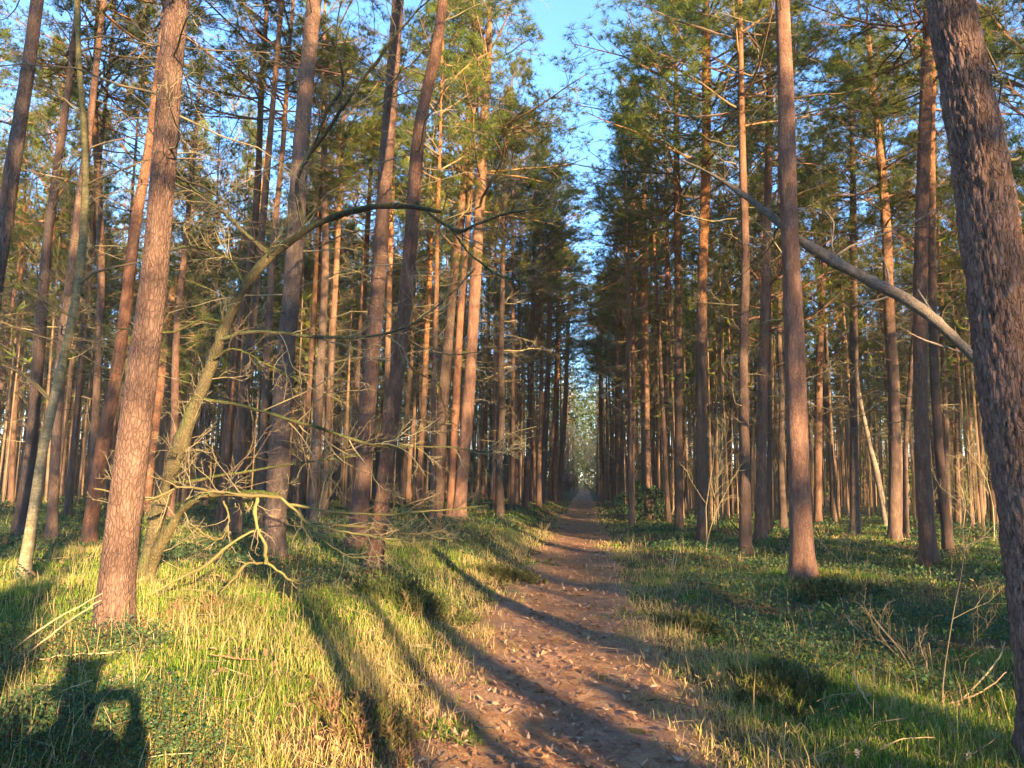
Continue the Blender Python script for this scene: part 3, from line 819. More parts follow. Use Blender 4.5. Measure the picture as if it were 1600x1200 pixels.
az = rg.uniform(0, 6.283, (nF, nt_)); rr_ = 2.3 * np.sqrt(rg.uniform(0, 1, (nF, nt_))) * np.clip(1.12 - u, 0, 1) ** 0.5 * 1.3
pos = np.stack([far[:, :1] + lean[:, :1] * u * hh[:, None] + rr_ * np.cos(az), far[:, 1:] + lean[:, 1:] * u * hh[:, None] + rr_ * np.sin(az), gz[:, None] + u * hh[:, None]], -1).reshape(-1, 3)
dirs = unit(np.stack([np.cos(az), np.sin(az), 0.4 + 0 * az], -1).reshape(-1, 3))
tn = np.clip(np.repeat(rg.normal(0.5, 0.12, nF), nt_) + rg.normal(0, 0.12, nF * nt_), 0, 0.95)
nr = len(rest)
p_r, d_r, t_r = pos[:nr * nt_], dirs[:nr * nt_], tn[:nr * nt_]
jt = rg.normal(0, 0.25, (2, nr * nt_, 3))
for q in range(2): needles(mbc, p_r + jt[q], d_r, 3, rg, 0.42, 0.055, 0.6, 1, t_r)
sel = rg.uniform(size=len(pos)) < 0.36; sel[:nr * nt_] = False; sel[-1300 * nt_:] = False
th_ = np.arange(len(pos)) >= len(pos) - 1300 * nt_; th_ &= rg.uniform(size=len(pos)) < 0.5
needles(mbc, pos[th_], dirs[th_], 3, rg, 0.42, 0.05, 0.6, 1, tn[th_])
needles(mbc, pos[sel], dirs[sel], 3, rg, 0.8, 0.12, 0.5, 1, tn[sel])
ne = 5200
ey = rg.uniform(112, 150, ne); ex = path_c(ey) + rg.normal(0, 4.2, ne); ez = rg.uniform(0.3, 17, ne)
keep_e = (np.abs(ex - path_c(ey)) > 1.6) | (ez > 3.2) | (ey > 132)
pe = np.stack([ex, ey, ez], 1)[keep_e]
pe = np.concatenate([pe + rg.normal(0, 0.5, pe.shape) for _ in range(3)])
needles(mbc, pe, unit(rg.normal(size=pe.shape) + [0, 0, 0.4]), 3, rg, 0.45, 0.05, 0.6, 1, np.clip(rg.normal(0.72, 0.15, len(pe)), 0, 1))
print('rest', nr, 'far', nF)
mb.V += mbc.V; mb.T += [t_ + mb.n for t_ in mbc.T]; mb.mt += mbc.mt; mb.tone += mbc.tone
nU = 6500
a_ = rg.uniform(-R(42), R(43), nU); d_ = np.sqrt(rg.uniform(62 ** 2, 185 ** 2, nU))
ux, uy = d_ * np.sin(a_), d_ * np.cos(a_)
ok = (np.abs(ux - path_c(uy)) > 2.6) | (uy > 130)
ux, uy = ux[ok], uy[ok]
uz = rg.uniform(0.1, 4.2, (len(ux), 8)) * np.where((uy > 128) & (np.abs(ux - path_c(uy)) < 12), 2.2, 1.0)[:, None]
up = np.stack([ux[:, None] + rg.normal(0, 0.8, uz.shape), uy[:, None] + rg.normal(0, 0.8, uz.shape), ground_h(ux, uy)[:, None] + uz], -1).reshape(-1, 3)
um = MB(); needles(um, up, unit(rg.normal(size=up.shape) + [0, 0, 0.6]), 2, rg, 0.9, 0.10, 0.5, 1, np.clip(rg.normal(0.45, 0.25, len(up)), 0, 1))
mb.V += um.V; mb.T += [t_ + mb.n + mbc.n for t_ in um.T]; mb.mt += um.mt; mb.tone += um.tone
tag(obj('distant_wood', mb.build('distant_wood', [LIMB, NEEDLE], False)), 'far wood of thin pines closing the view in the depth', kind='stuff')

# pines and added young spruces behind the camera, to the right, whose shadows fall into the picture
BACK = [((3.05, -3.3), 0.95), ((1.9, -7.5), 0.7), ((7.6, -9.0), 1.0), ((9.0, -15.0), 1.0), ((7.0, -18.5), 1.1), ((12.5, -20.0), 1.0)]
for (p, w) in BACK:
    wood_pine(np.array(p), 'short pine added behind the camera to shade the trunks at mid height', 'pines behind the camera')

rg = np.random.default_rng(77)
got = []
for (px_, py_, b_, t_) in [(5.55, -13.0, 6.6, 9.6), (7.6, -11.0, 6.0, 9.6), (4.65, -11.0, 6.4, 9.2), (9.2, -12.6, 5.5, 9.5)]:  # short pines added out of view, crowns set to shade trunks at mid height
    t = wood_pine(np.array([px_, py_]), 'short pine added behind the camera to shade the trunks at mid height', 'pines behind the camera', b_ / 0.62, t_ / 0.62, False)
    t.scale = (1.1, 1.1, 0.62)
for k_ in range(12):       # a denser group added on the right to shade the trunks right of the path
    got.append((22 * math.sin(R(SUN_AZ)) + (6.2 + 1.9 * (k_ % 6)) * math.cos(R(SUN_AZ)) + rg.uniform(-.5, .5) + (2.2 if k_ > 5 else 0), -22 * math.cos(R(SUN_AZ)) + (6.2 + 1.9 * (k_ % 6)) * math.sin(R(SUN_AZ)) - (4.5 if k_ > 5 else 0) + rg.uniform(-.5, .5)))
    wood_pine(np.array(got[-1]), 'pine added behind the camera to shade the trunks right of the path', 'pines beyond the clearing behind the camera', rng.uniform(8.4, 9.6))
for off, back in ((2.6, 19.0), (3.9, 22.0), (5.2, 20.0)):  # three more added out of view to shade the trunks left of the path
    got.append((back * math.sin(R(SUN_AZ)) + off * math.cos(R(SUN_AZ)), -back * math.cos(R(SUN_AZ)) + off * math.sin(R(SUN_AZ))))
    wood_pine(np.array(got[-1]), 'pine added behind the camera to shade the trunks right of the path', 'pines beyond the clearing behind the camera', 7.8, 13.5, False)
n_side = 0
while n_side < 30:         # and to the right of the view
    off = rg.uniform(13, 40); fw = rg.uniform(-22, 24)
    x = -fw * math.sin(R(SUN_AZ)) + off * math.cos(R(SUN_AZ)); y = fw * math.cos(R(SUN_AZ)) + off * math.sin(R(SUN_AZ))
    if (y > 0 and x < y * 1.0) or x < 8 or not all(math.hypot(x - a, y - b) > 3.2 for a, b in got): continue
    got.append((x, y)); n_side += 1
    wood_pine(np.array([x, y]), 'pine of the wood to the right of the camera', 'pines to the right of the camera')
while len(got) < 85:       # the wood goes on beyond the small clearing behind the camera
    back = rg.uniform(24, 70); off = rg.uniform(-17, 16)
    x = back * math.sin(R(SUN_AZ)) + off * math.cos(R(SUN_AZ)); y = -back * math.cos(R(SUN_AZ)) + off * math.sin(R(SUN_AZ))
    if not -1.9 < off < 6.0 and all(math.hypot(x - a, y - b) > 3.6 for a, b in got):
        got.append((x, y))
        wood_pine(np.array([x, y]), 'pine added behind the camera to shade the trunks right of the path', 'pines beyond the clearing behind the camera')

def spruce_mesh(seed, H=5.0):
    rg = np.random.default_rng(seed)
    nb = 110
    z = H * rg.uniform(0.04, 0.97, nb); az = rg.uniform(0, 6.283, nb)
    ln = 0.30 * (H - z) + 0.15
    el = rg.normal(-0.1, 0.12, nb)
    d = np.stack([np.cos(az) * np.cos(el), np.sin(az) * np.cos(el), np.sin(el)], 1)
    tt = np.linspace(0, 1, 5)
    P1 = np.stack([0 * z, 0 * z, z], 1)[:, None] + d[:, None] * (ln[:, None] * tt[None])[..., None] + np.array([0, 0, 0.12]) * (tt ** 2)[None, :, None]
    R1 = 0.012 * np.ones((nb, 1)) * np.linspace(1, 0.3, 5)[None]
    P2, R2 = sprout(P1, R1, 8, 0.15, 1, 0.4, 0.8, 4, 0.1, -0.02, rg, 0.25, 0.5, 0.5, 0.003)
    mb = MB(); mb.tube(P1, R1, 3, 0.2); 
    Pp = np.concatenate([P2[:, 1], P2[:, 2], P2[:, 3], P1[:, 2], P1[:, 4]]); D = np.concatenate([unit(P2[:, 3] - P2[:, 0])] * 3 + [unit(P1[:, 4] - P1[:, 0])] * 2)
    needles(mb, Pp, D, 10, rg, 0.13, 0.014, 0.8)
    return mb.build('spruce_foliage', [LIMB, NEEDLE], False)
SPR = [spruce_mesh(700), spruce_mesh(701)]
st_mb = MB(); st_mb.tube(np.array([[0, 0, -0.2], [0, 0, 2.5], [0, 0, 4.9]]), np.array([0.07, 0.045, 0.01]), 8, 0.4)
SPR_T = st_mb.build('spruce_trunk', [LIMB])
for i_, (x, y, s_) in enumerate([(4.5, -3.5, 0.46), (5.4, -3.2, 0.5), (6.9, -4.2, 0.55), (9.6, -4.8, 0.85), (11.4, -6.0, 0.8), (13.6, -7.2, 1.0), (12.6, -9.6, 0.9), (16.0, -7.5, 1.1), (15.2, -11.0, 1.3), (10.8, -4.4, 0.8), (18.5, -9.0, 1.2), (1.9, -6.0, 0.8), (1.0, -6.2, 0.75), (6.0, -2.2, 0.5), (5.1, -1.7, 0.42)]):  # spruces added out of view to keep the ground in shade
    t = thing('added_shade_spruce', 'bushy young spruce added behind the camera to shade the ground beside the path', 'spruce', (x, y, float(ground_h(x, y))), 'young spruces added behind the camera for shade', i_ * 1.3)
    a = obj('trunk', SPR_T, t); f_ = obj('foliage', SPR[i_ % 2], t)
    a.scale = f_.scale = (s_ * 1.1, s_ * 1.1, s_)

# ------------------------------------------------------------------ birch, oak, leaning dead tree, bare saplings
def poly(pts, Y, jit=0.0, dy=0.0, seed=0):
    """pixel polyline (x, y, width) at depth Y (m) -> rows (x, y, z, radius), drifting in depth"""
    rg = np.random.default_rng(seed)
    out = []
    yy = Y
    for i, (x, y, w) in enumerate(pts):
        if i: yy += dy / (len(pts) - 1) + rg.normal(0, jit)
        p = at(x, y, yy); out.append((*p, 0.37 * w * float((p - EYE) @ _f) / FPX))
    return np.array(out)

pB = hit(36, 905)
L = poly([(36, 905, 24), (52, 800, 19), (68, 700, 18), (90, 600, 18), (112, 500, 17), (126, 410, 16), (133, 300, 14), (131, 200, 12), (124, 100, 11), (120, 0, 10), (112, -120, 7), (108, -230, 4)], pB[1])
t = thing('birch_tree', 'slim birch with greenish bark and pale foot, leaning right at the left edge', 'birch tree', pB)
P = L[:, :3] - pB
P = np.vstack([[P[0][0], P[0][1], -0.25], P]); rr_ = np.append(L[0, 3], L[:, 3])
obj('trunk', trunk('birch_trunk', P, rr_, BIRCH, 20, 90, 0.0, seed=5, flare=0.2), t)
zz = np.maximum.accumulate(P[:, 2])
axb = lambda z: np.stack([np.interp(z, zz, P[:, 0]), np.interp(z, zz, P[:, 1]), z], -1)
for q in range(14):
    z = rng.uniform(1.6, 8)
    o = obj('bare_branch', DEAD1[rng.integers(1, 6)], t, axb(np.array([z]))[0], (0, rng.normal(-0.5, 0.2), rng.uniform(0, 6.28)))

# mossy oak
pO = hit(226, 912)
YO = pO[1]
t = thing('oak_tree', 'mossy bare oak curving right over the left bank with low twiggy arch', 'oak tree', pO)
def limb(name, pts, parent, seed, jit=0.05, dy=0.0, n=26, sides=8, Y=None, tw=(5, 4), tl=0.35, mat=OAK, fl=0.0, origin=None, wmin=0.0):
    L = poly(pts, YO if Y is None else Y, jit, dy, seed)
    org = pO if origin is None else origin
    L[:, :3] -= org
    C = curve(L, n)
    rg = np.random.default_rng(seed)
    C[:, :3] += np.cumsum(rg.normal(0, 0.004, (n, 3)), 0)
    wob = np.convolve(rg.normal(0, 1, n + 4), np.ones(5) / 5, 'valid')
    C[:, 3] *= 1 + 0.30 * wob + 0.07 * rg.normal(0, 1, n)
    mb = MB(); mb.tube(C[:, :3], C[:, 3], sides, 0.5)
    o = obj(name, mb.build('oak_limb', [mat]), parent)
    if tw:
        Lc = np.linalg.norm(np.diff(C[:, :3], axis=0), axis=1).sum()
        P1, R1 = C[None, :, :3], np.minimum(C[None, :, 3], 0.012)
        P2, R2 = sprout(P1, R1, int(tw[0] * 1.1), 0.2, 1.0, tl * min(1, 1.6 / Lc + 0.25), 0.75, 8, 0.17, 0.02, rg, 0.8, 0.55, 0.4, 0.0027)
        P3, R3 = sprout(P2, R2, tw[1], 0.2, 1.0, 0.45, 0.75, 6, 0.19, 0.02, rg, 0.9, 0.7, 0.5, 0.0022)
        P4, R4 = sprout(P3, R3, 3, 0.3, 1.0, 0.5, 0.8, 4, 0.3, 0.02, rg, 0.9, 0.8, 0.6, 0.0021)
        m2 = MB(); m2.tube(P2, R2, 4, 0.62); m2.tube(P3, R3, 3, 0.7); m2.tube(P4, R4, 3, 0.75)
        tag(obj('twigs', m2.build('oak_twigs', [TWIG]), o), kind='stuff')
    return o
limb('trunk', [(221, 930, 44), (228, 890, 40), (240, 840, 37), (262, 760, 33), (285, 690, 29), (312, 620, 26), (335, 560, 25), (355, 500, 24), (385, 440, 22), (420, 398, 20), (470, 358, 17), (530, 328, 15), (590, 314, 14), (640, 314, 12), (690, 322, 9)], t, 1, 0.02, -0.6, 60, 14, None, (16, 5), 0.22)
limb('second_stem', [(228, 930, 30), (238, 890, 26), (250, 860, 22), (275, 820, 17), (300, 793, 15), (320, 784, 14), (350, 778, 13), (400, 776, 12), (440, 778, 10)], t, 2, 0.02, -0.8, 40, 12, None, (8, 4), 0.3)
YS = YO - 0.8
OB = [
 ([(420, 398, 10), (385, 365, 9), (345, 325, 8), (300, 290, 6), (270, 255, 4), (240, 200, 3)], -0.4, (10, 5)),
 ([(474, 357, 12), (463, 287, 10), (487, 230, 8), (510, 173, 7), (533, 127, 6), (523, 60, 4), (530, 0, 3)], -0.4, (10, 4)),
 ([(484, 240, 9), (533, 173, 8), (573, 117, 6), (620, 60, 5), (673, 0, 4)], -0.4, (10, 4)),
 ([(650, 316, 9), (690, 345, 8), (718, 360, 8), (750, 348, 6), (800, 330, 4), (850, 322, 3)], -0.6, (10, 5)),
 ([(700, 352, 6), (735, 400, 5), (780, 430, 4), (830, 440, 3)], -0.6, (8, 5)),
 ([(345, 530, 9), (400, 520, 8), (490, 527, 7), (560, 529, 7), (620, 520, 6), (670, 492, 5), (710, 455, 4), (740, 420, 3)], -0.2, (14, 5)),
 ([(322, 625, 9), (400, 640, 7), (470, 660, 7), (540, 682, 6), (600, 698, 5), (700, 700, 4), (770, 712, 3)], -0.2, (16, 5)),
 ([(266, 755, 9), (300, 752, 7), (370, 738, 6), (450, 724, 5), (560, 708, 4), (640, 690, 3)], -0.1, (12, 5)),
 ([(352, 505, 7), (320, 500, 5), (270, 520, 5), (200, 515, 4), (130, 500, 3), (60, 470, 3)], -0.3, (12, 5)),
 ([(335, 560, 6), (370, 545, 5), (420, 570, 4), (470, 600, 3)], -0.3, (10, 5)),
 ([(380, 445, 7), (360, 410, 6), (330, 395, 5), (290, 390, 4), (230, 410, 3)], -0.3, (10, 5)),
]
for q, (pts, dy, tw) in enumerate(OB):
    limb('branch', pts, t, 20 + q, 0.05, dy, 30, 6, YO - 0.3, tw, 0.4)
OB2 = [
 ([(440, 778, 6), (380, 772, 6), (330, 765, 6), (285, 758, 5), (260, 770, 5), (235, 778, 4), (200, 770, 3), (150, 760, 3)], -0.3, (9, 4)),
 ([(403, 778, 7), (399, 800, 7), (406, 830, 6), (417, 852, 6), (418, 878, 6)], -0.1, (3, 2)),
 ([(418, 878, 5), (400, 882, 5), (385, 885, 5), (370, 905, 5), (343, 932, 4)], -0.2, (4, 3)),
 ([(418, 880, 5), (435, 895, 4), (460, 907, 4), (500, 901, 3)], -0.1, (4, 3)),
 ([(408, 829, 5), (380, 838, 5), (355, 858, 5), (320, 888, 5), (272, 912, 5), (220, 945, 4)], -0.3, (4, 3)),
 ([(440, 778, 7), (460, 800, 6), (480, 820, 5), (520, 835, 4), (570, 842, 4), (640, 850, 3)], -0.2, (8, 5)),
 ([(452, 790, 5), (520, 800, 4), (600, 806, 4), (690, 800, 3), (760, 795, 3)], -0.2, (9, 4)),
 ([(480, 820, 4), (560, 822, 4), (640, 833, 3), (700, 828, 3)], 0.2, (8, 4)),
 ([(350, 782, 4), (360, 805, 4), (350, 835, 3), (330, 835, 3), (300, 815, 3)], -0.2, (6, 3)),
 ([(460, 800, 4), (500, 845, 3), (545, 870, 3), (600, 868, 3)], -0.3, (7, 4)),
]
for q, (pts, dy, tw) in enumerate(OB2):
    limb('branch', [(a_, b_, c_ * 1.2) for a_, b_, c_ in pts], t, 50 + q, 0.03, dy, 26, 6, YS, (int(tw[0] * 1.3), tw[1]), 0.36, OAKTWIG)

# dead trunk leaning through the right side
pD = np.array(at(1905, 835, 10.2)); pD[2] = float(ground_h(pD[0], pD[1]))
t = thing('dead_leaning_tree', 'grey dead trunk leaning diagonally behind the big right pine', 'dead tree', pD)
limb('trunk', [(1905, 850, 32), (1780, 755, 29), (1640, 655, 27), (1520, 560, 25), (1430, 482, 23), (1340, 430, 20), (1255, 380, 16), (1170, 312, 12), (1110, 272, 8), (1060, 250, 5)], t, 90, 0.02, 3.0, 70, 16, 10.2, (9, 3), 0.2, DEADW, origin=pD)
for q, pts in enumerate([[(1520, 550, 6), (1470, 505, 6), (1435, 455, 4)], [(1500, 550, 5), (1440, 528, 4), (1395, 505, 2)], [(1390, 455, 6), (1388, 425, 5), (1378, 400, 3)], [(1400, 460, 5), (1370, 470, 4), (1330, 480, 2)], [(1330, 425, 5), (1300, 395, 4), (1300, 350, 3), (1288, 330, 2)], [(1300, 405, 4), (1330, 385, 4), (1380, 365, 3), (1440, 340, 3), (1490, 310, 2)]]):
    limb('branch_stub', pts, t, 95 + q, 0.04, 0.3, 14, 6, 11.6 + 0.25 * q, (4, 2), 0.4, DEADW, origin=pD)

t = thing('dead_leaning_sapling', 'thin grey dead stem leaning left against the crooked pine', 'dead tree', hit(1384, 822))
pD = hit(1384, 822)
limb('trunk', [(1386, 830, 12), (1372, 745, 11), (1358, 690, 10), (1343, 620, 9), (1336, 560, 7)], t, 120, 0.02, 0.5, 30, 8, pD[1], (7, 3), 0.3, DEADW, origin=pD)

def bush_thing(name, label, cat, px, py, h, n, seed, mat=TWIG, spread=0.5, tone=0.6, depth=None, rbase=0.012, group=None, k=(6, 4), thin=0.003):
    p = hit(px, py)
    if depth: p = at(px, py, depth); p[2] = float(ground_h(p[0], p[1]))
    rg = np.random.default_rng(seed)
    t = thing(name, label, cat, p, group)
    S = 9
    d = unit(np.column_stack([rg.normal(0, spread, (n, 2)), np.ones(n)]))
    pts = [np.column_stack([rg.normal(0, 0.05, (n, 2)), np.full(n, -0.05)])]
    ln = h * rg.uniform(0.6, 1.1, n)
    for s in range(S - 1):
        pts.append(pts[-1] + d * (ln / (S - 1))[:, None]); d = unit(d + rg.normal(size=d.shape) * 0.12)
    P1 = np.stack(pts, 1); R1 = rbase * rg.uniform(0.6, 1.2, (n, 1)) * np.linspace(1, 0.3, S)[None]
    m1 = MB(); 
    for q in range(n):
        mq = MB(); mq.tube(P1[q], R1[q], 6, tone); obj('stem', mq.build('stem', [mat]), t)
    P2, R2 = sprout(P1, R1, k[0], 0.3, 1, 0.38, 0.75, 6, 0.2, 0.03, rg, 0.8, 0.6, 0.4, thin)
    P3, R3 = sprout(P2, R2, k[1], 0.25, 1, 0.45, 0.75, 4, 0.25, 0.03, rg, 0.8, 0.7, 0.5, thin * 0.8)
    m1.tube(P2, R2, 4, tone); m1.tube(P3, R3, 3, min(1, tone + 0.1))
    tag(obj('twigs', m1.build('twigs', [mat]), t), kind='stuff')
    return t, P3
bush_thing('bare_sapling', 'pale bare sapling lit yellow beside the tall orange topped pine', 'sapling', 1117, 822, 4.2, 2, 1, tone=0.95, spread=0.1, rbase=0.02, k=(14, 5), thin=0.006)
bush_thing('bare_sapling', 'thin upright bare whip in front of the big cut off pine', 'sapling', 1462, 1105, 1.75, 1, 2, tone=0.95, spread=0.06, rbase=0.007, k=(5, 3), thin=0.0022)
bush_thing('bare_shrub', 'leafless pale shrub right of the thick smooth pine foot', 'shrub', 1322, 885, 1.3, 7, 3, tone=0.8, spread=0.3, rbase=0.008)
bush_thing('bare_shrub', 'leafless twiggy shrub among bilberries before the thick grey right pine', 'shrub', 1500, 985, 0.9, 9, 4, tone=0.45, spread=0.5, rbase=0.006)
bush_thing('bare_sapling', 'lit bare sapling with forked top behind the thick grey right pine', 'sapling', 1508, 870, 1.3, 1, 5, tone=1.0, spread=0.1, rbase=0.018)
bush_thing('bare_shrub', 'sprawling dead twigs in the right foreground grass', 'shrub', 1440, 1060, 0.8, 9, 6, tone=0.55, spread=0.9, rbase=0.006)
bush_thing('bare_shrub', 'thin brown twigs standing right of the rough dark pine foot', 'shrub', 700, 880, 1.3, 8, 7, tone=0.5, spread=0.35, rbase=0.007)
bush_thing('bare_sapling', 'crooked bare sapling beside the first thick trunk right of path', 'sapling', 1078, 812, 5.5, 1, 8, tone=0.2, spread=0.1, rbase=0.04, k=(12, 5), thin=0.006)
rg = np.random.default_rng(44)
sap = []
for q in range(26):
    a = rg.uniform(-R(34), R(34)); d = rg.uniform(16, 46)
    x, y = d * math.sin(a), d * math.cos(a)
    if abs(x - path_c(y)) > 2.2: sap.append(np.array([x, y]))
sl_ = wood_labels(sap, 'leafless sapling')
for q, (x, y) in enumerate(sap):
    side = 'left' if x < path_c(y) else 'right'
    v = np.array([x, y, float(ground_h(x, y))]) - EYE; dep = v @ _f
    bush_thing('bare_sapling', sl_.get(q, f'leafless undergrowth sapling between the background pine trunks {side} of the path'), 'sapling',
               800 + FPX * (v @ CR) / dep, 600 - FPX * (v @ CU) / dep, rg.uniform(2.0, 4.5), int(rg.integers(1, 4)), 200 + q, tone=rg.uniform(0.4, 1.0), spread=0.18, rbase=0.018, group=f'undergrowth saplings {side} of the path', k=(9, 4), thin=0.006, depth=y)
# beeches that close the far end of the path
for q, (dx, y) in enumerate([(-2.3, 84), (2.5, 90), (-2.0, 100), (2.0, 104), (-3.2, 110), (3.0, 116)]):
    x = float(path_c(y)) + dx; v = np.array([x, y, 0.2]) - EYE; dep = v @ _f
    bush_thing('beech_tree', 'bare tan twigged tree arching over the far end of the path', 'beech tree',
               800 + FPX * (v @ CR) / dep, 600 - FPX * (v @ CU) / dep, 8.0, 3, 300 + q, tone=0.9, spread=0.28, rbase=0.07, group='bare trees at the far end of the path', k=(18, 7), thin=0.014, depth=y)

# ------------------------------------------------------------------ ground cover
def sample(n, rmin, rmax, seed, spread=R(46)):
    rg = np.random.default_rng(seed)
    r = np.exp(rg.uniform(math.log(rmin), math.log(rmax), n)); a = rg.uniform(-spread, spread, n)
    x, y = r * np.sin(a), r * np.cos(a)
    return x, y, r, x - path_c(y), rg

def blades(x, y, r, h, tone, per, rg, spread=0.05, bend=0.7, width=0.0026, wr=0.16):
    n = len(x)
    X = np.repeat(x, per) + rg.normal(0, 1, n * per) * np.repeat(spread * (1 + r * 0.05), per)
    Y = np.repeat(y, per) + rg.normal(0, 1, n * per) * np.repeat(spread * (1 + r * 0.05), per)
    Z = ground_h(X, Y) - 0.01
    H = np.repeat(h, per) * rg.uniform(0.45, 1.15, n * per)
    az = rg.uniform(0, 6.283, n * per); b = bend * rg.uniform(0.1, 1.0, n * per)
    W = width * (1 + wr * np.repeat(r, per)) * rg.uniform(0.7, 1.4, n * per)
    dx, dy = np.cos(az), np.sin(az)
    base = np.stack([X, Y, Z], 1)
    D = np.stack([dx, dy, 0 * dx], 1)
    fa = az + rg.uniform(0.6, 2.5, n * per)
    Sd = np.stack([np.cos(fa), np.sin(fa), 0 * dx], 1) * W[:, None]
    up = np.array([0, 0, 1.0])
    mid = base + D * (H * b * 0.28)[:, None] + up * (H * 0.6)[:, None]
    tip = base + D * (H * b * 0.95)[:, None] + up * (H * (1.02 - 0.5 * b ** 2))[:, None]
    V = np.stack([base - Sd, base + Sd, mid + Sd * 0.75, mid - Sd * 0.75, tip], 1).reshape(-1, 3)
    k = np.arange(n * per)[:, None] * 5
    Qd = k + np.array([[0, 1, 2, 3]]); Td = k + np.array([[3, 2, 4]])
    tn = np.clip(np.repeat(np.repeat(tone, per) + rg.normal(0, 0.15, n * per), 5), 0, 1)
    return V, Qd, Td, tn

TREEFEET = np.array([f[:2] for f in feet])
def clear_of_trunks(x, y, d=0.2):
    m = np.ones(len(x), bool)
    for f in TREEFEET[np.hypot(TREEFEET[:, 0], TREEFEET[:, 1]) < 16]:
        m &= np.hypot(x - f[0], y - f[1]) > d
    return m

# green and yellowish grass
x, y, r, s, rg = sample(26500, 2.0, 45, 1)
edge = 0.25 * noise2(x, y, 0.8, 3)
nz = noise2(x, y, 1.1, 2); nb = noise2(x, y, 2.3, 6)
left = s < 0
ed = 1.1 + 0.32 * np.exp(-r / 9.0)
keep = np.where(left, s < -ed + edge, s > ed + edge)
bil = np.where(left, (nb > 0.15) & ((x < -2.6) & (y < 5.5) | (y > 8)), (nb > -0.2) & (y > 6.5))
keep &= ~(bil & (rg.uniform(size=len(x)) < 0.8))
keep &= rg.uniform(size=len(x)) < np.where(r > 14, 0.75, 1.0)
keep &= clear_of_trunks(x, y, 0.15)
bare = (noise2(x, y, 0.55, 1) > 0.52) & (r < 14)
keep &= ~(bare & (rg.uniform(size=len(x)) < 0.85))
x, y, r, s, nz, left = (a[keep] for a in (x, y, r, s, nz, left))
tone = np.where(left, 0.60 + 0.30 * nz, 0.50 + 0.28 * nz) + rg.normal(0, 0.15, len(x)) + 0.22 * np.exp(-(np.abs(s) - 1.1) / 0.45) * (np.abs(s) < 4)
nz2 = noise2(x, y, 0.35, 5)
h = 0.125 * np.clip(1 + 0.35 * nz + 0.45 * nz2, 0.35, 1.9)
tone = tone + 0.10 * nz2 * rg.uniform(0.7, 1.3, len(x))
V, Qd, Td, tn = blades(x, y, r, h, tone, 15, rg, 0.06, 1.45, 0.0012, 0.15)
print('grass tufts', len(x))
tag(obj('grass', mesh('grass', V, Qd, Td, [GRASS], tn, False)), 'yellow green grass covering the banks on both sides of the path', kind='stuff')

# dry straw grass along the path edges
x, y, r, s, rg = sample(24000, 2.0, 60, 2)
e = 0.28 * noise2(x, y, 0.9, 3)
dense = np.where(s < 0, np.exp(-((s + 1.02 + 0.3 * np.exp(-r / 9) + e) / 0.33) ** 2), np.exp(-((s - 1.0 - 0.3 * np.exp(-r / 9) + e) / 0.33) ** 2) * 0.9) + 0.05 * (np.abs(s) > 1.2)
keep = (rg.uniform(size=len(x)) < dense) & clear_of_trunks(x, y, 0.2)
x, y, r, s = (a[keep] for a in (x, y, r, s))
V, Qd, Td, tn = blades(x, y, r, 0.14 * rg.uniform(0.6, 1.35, len(x)), rg.normal(0.86, 0.12, len(x)), 11, rg, 0.07, 1.8, 0.0013)
tag(obj('dry_grass', mesh('dry_grass', V, Qd, Td, [GRASS], tn, False)), 'straw coloured dry grass along both path edges', kind='stuff')
print('dry', len(x))

x, y, r, s, rg = sample(3600, 2.2, 26, 12)
keep = (np.abs(s) > 1.15) & (noise2(x, y, 1.4, 3) > -0.35) & clear_of_trunks(x, y, 0.2)
x, y, r = x[keep], y[keep], r[keep]
V, Qd, Td, tn = blades(x, y, r, rg.uniform(0.16, 0.42, len(x)), rg.normal(0.9, 0.1, len(x)), 3, rg, 0.05, 1.0, 0.0011, 0.10)
tag(obj('stray_grass', mesh('stray_grass', V, Qd, Td, [GRASS], tn, False)), 'long dry grass stems sticking out of the banks', kind='stuff')

# moss and short green growth in the right foreground and on the path edges
x, y, r, s, rg = sample(16000, 2.0, 20, 3)
m_ = noise2(x, y, 0.7, 7)
keep = (((s > 1.0) & (m_ > 0.35)) | ((np.abs(s) > 0.45) & (np.abs(s) < 1.0) & (m_ > 0.6)) | ((s < -1.5) & (m_ > 0.75)))
x, y, r, s = (a[keep] for a in (x, y, r, s))
V, Qd, Td, tn = blades(x, y, r, 0.06 * rg.uniform(0.6, 1.3, len(x)), np.clip(rg.normal(0.3, 0.1, len(x)), 0, 0.5), 14, rg, 0.05, 0.9, 0.003)
tag(obj('moss', mesh('moss', V, Qd, Td, [GRASS], tn, False)), 'low green moss cushions between grass on the right bank', kind='stuff')

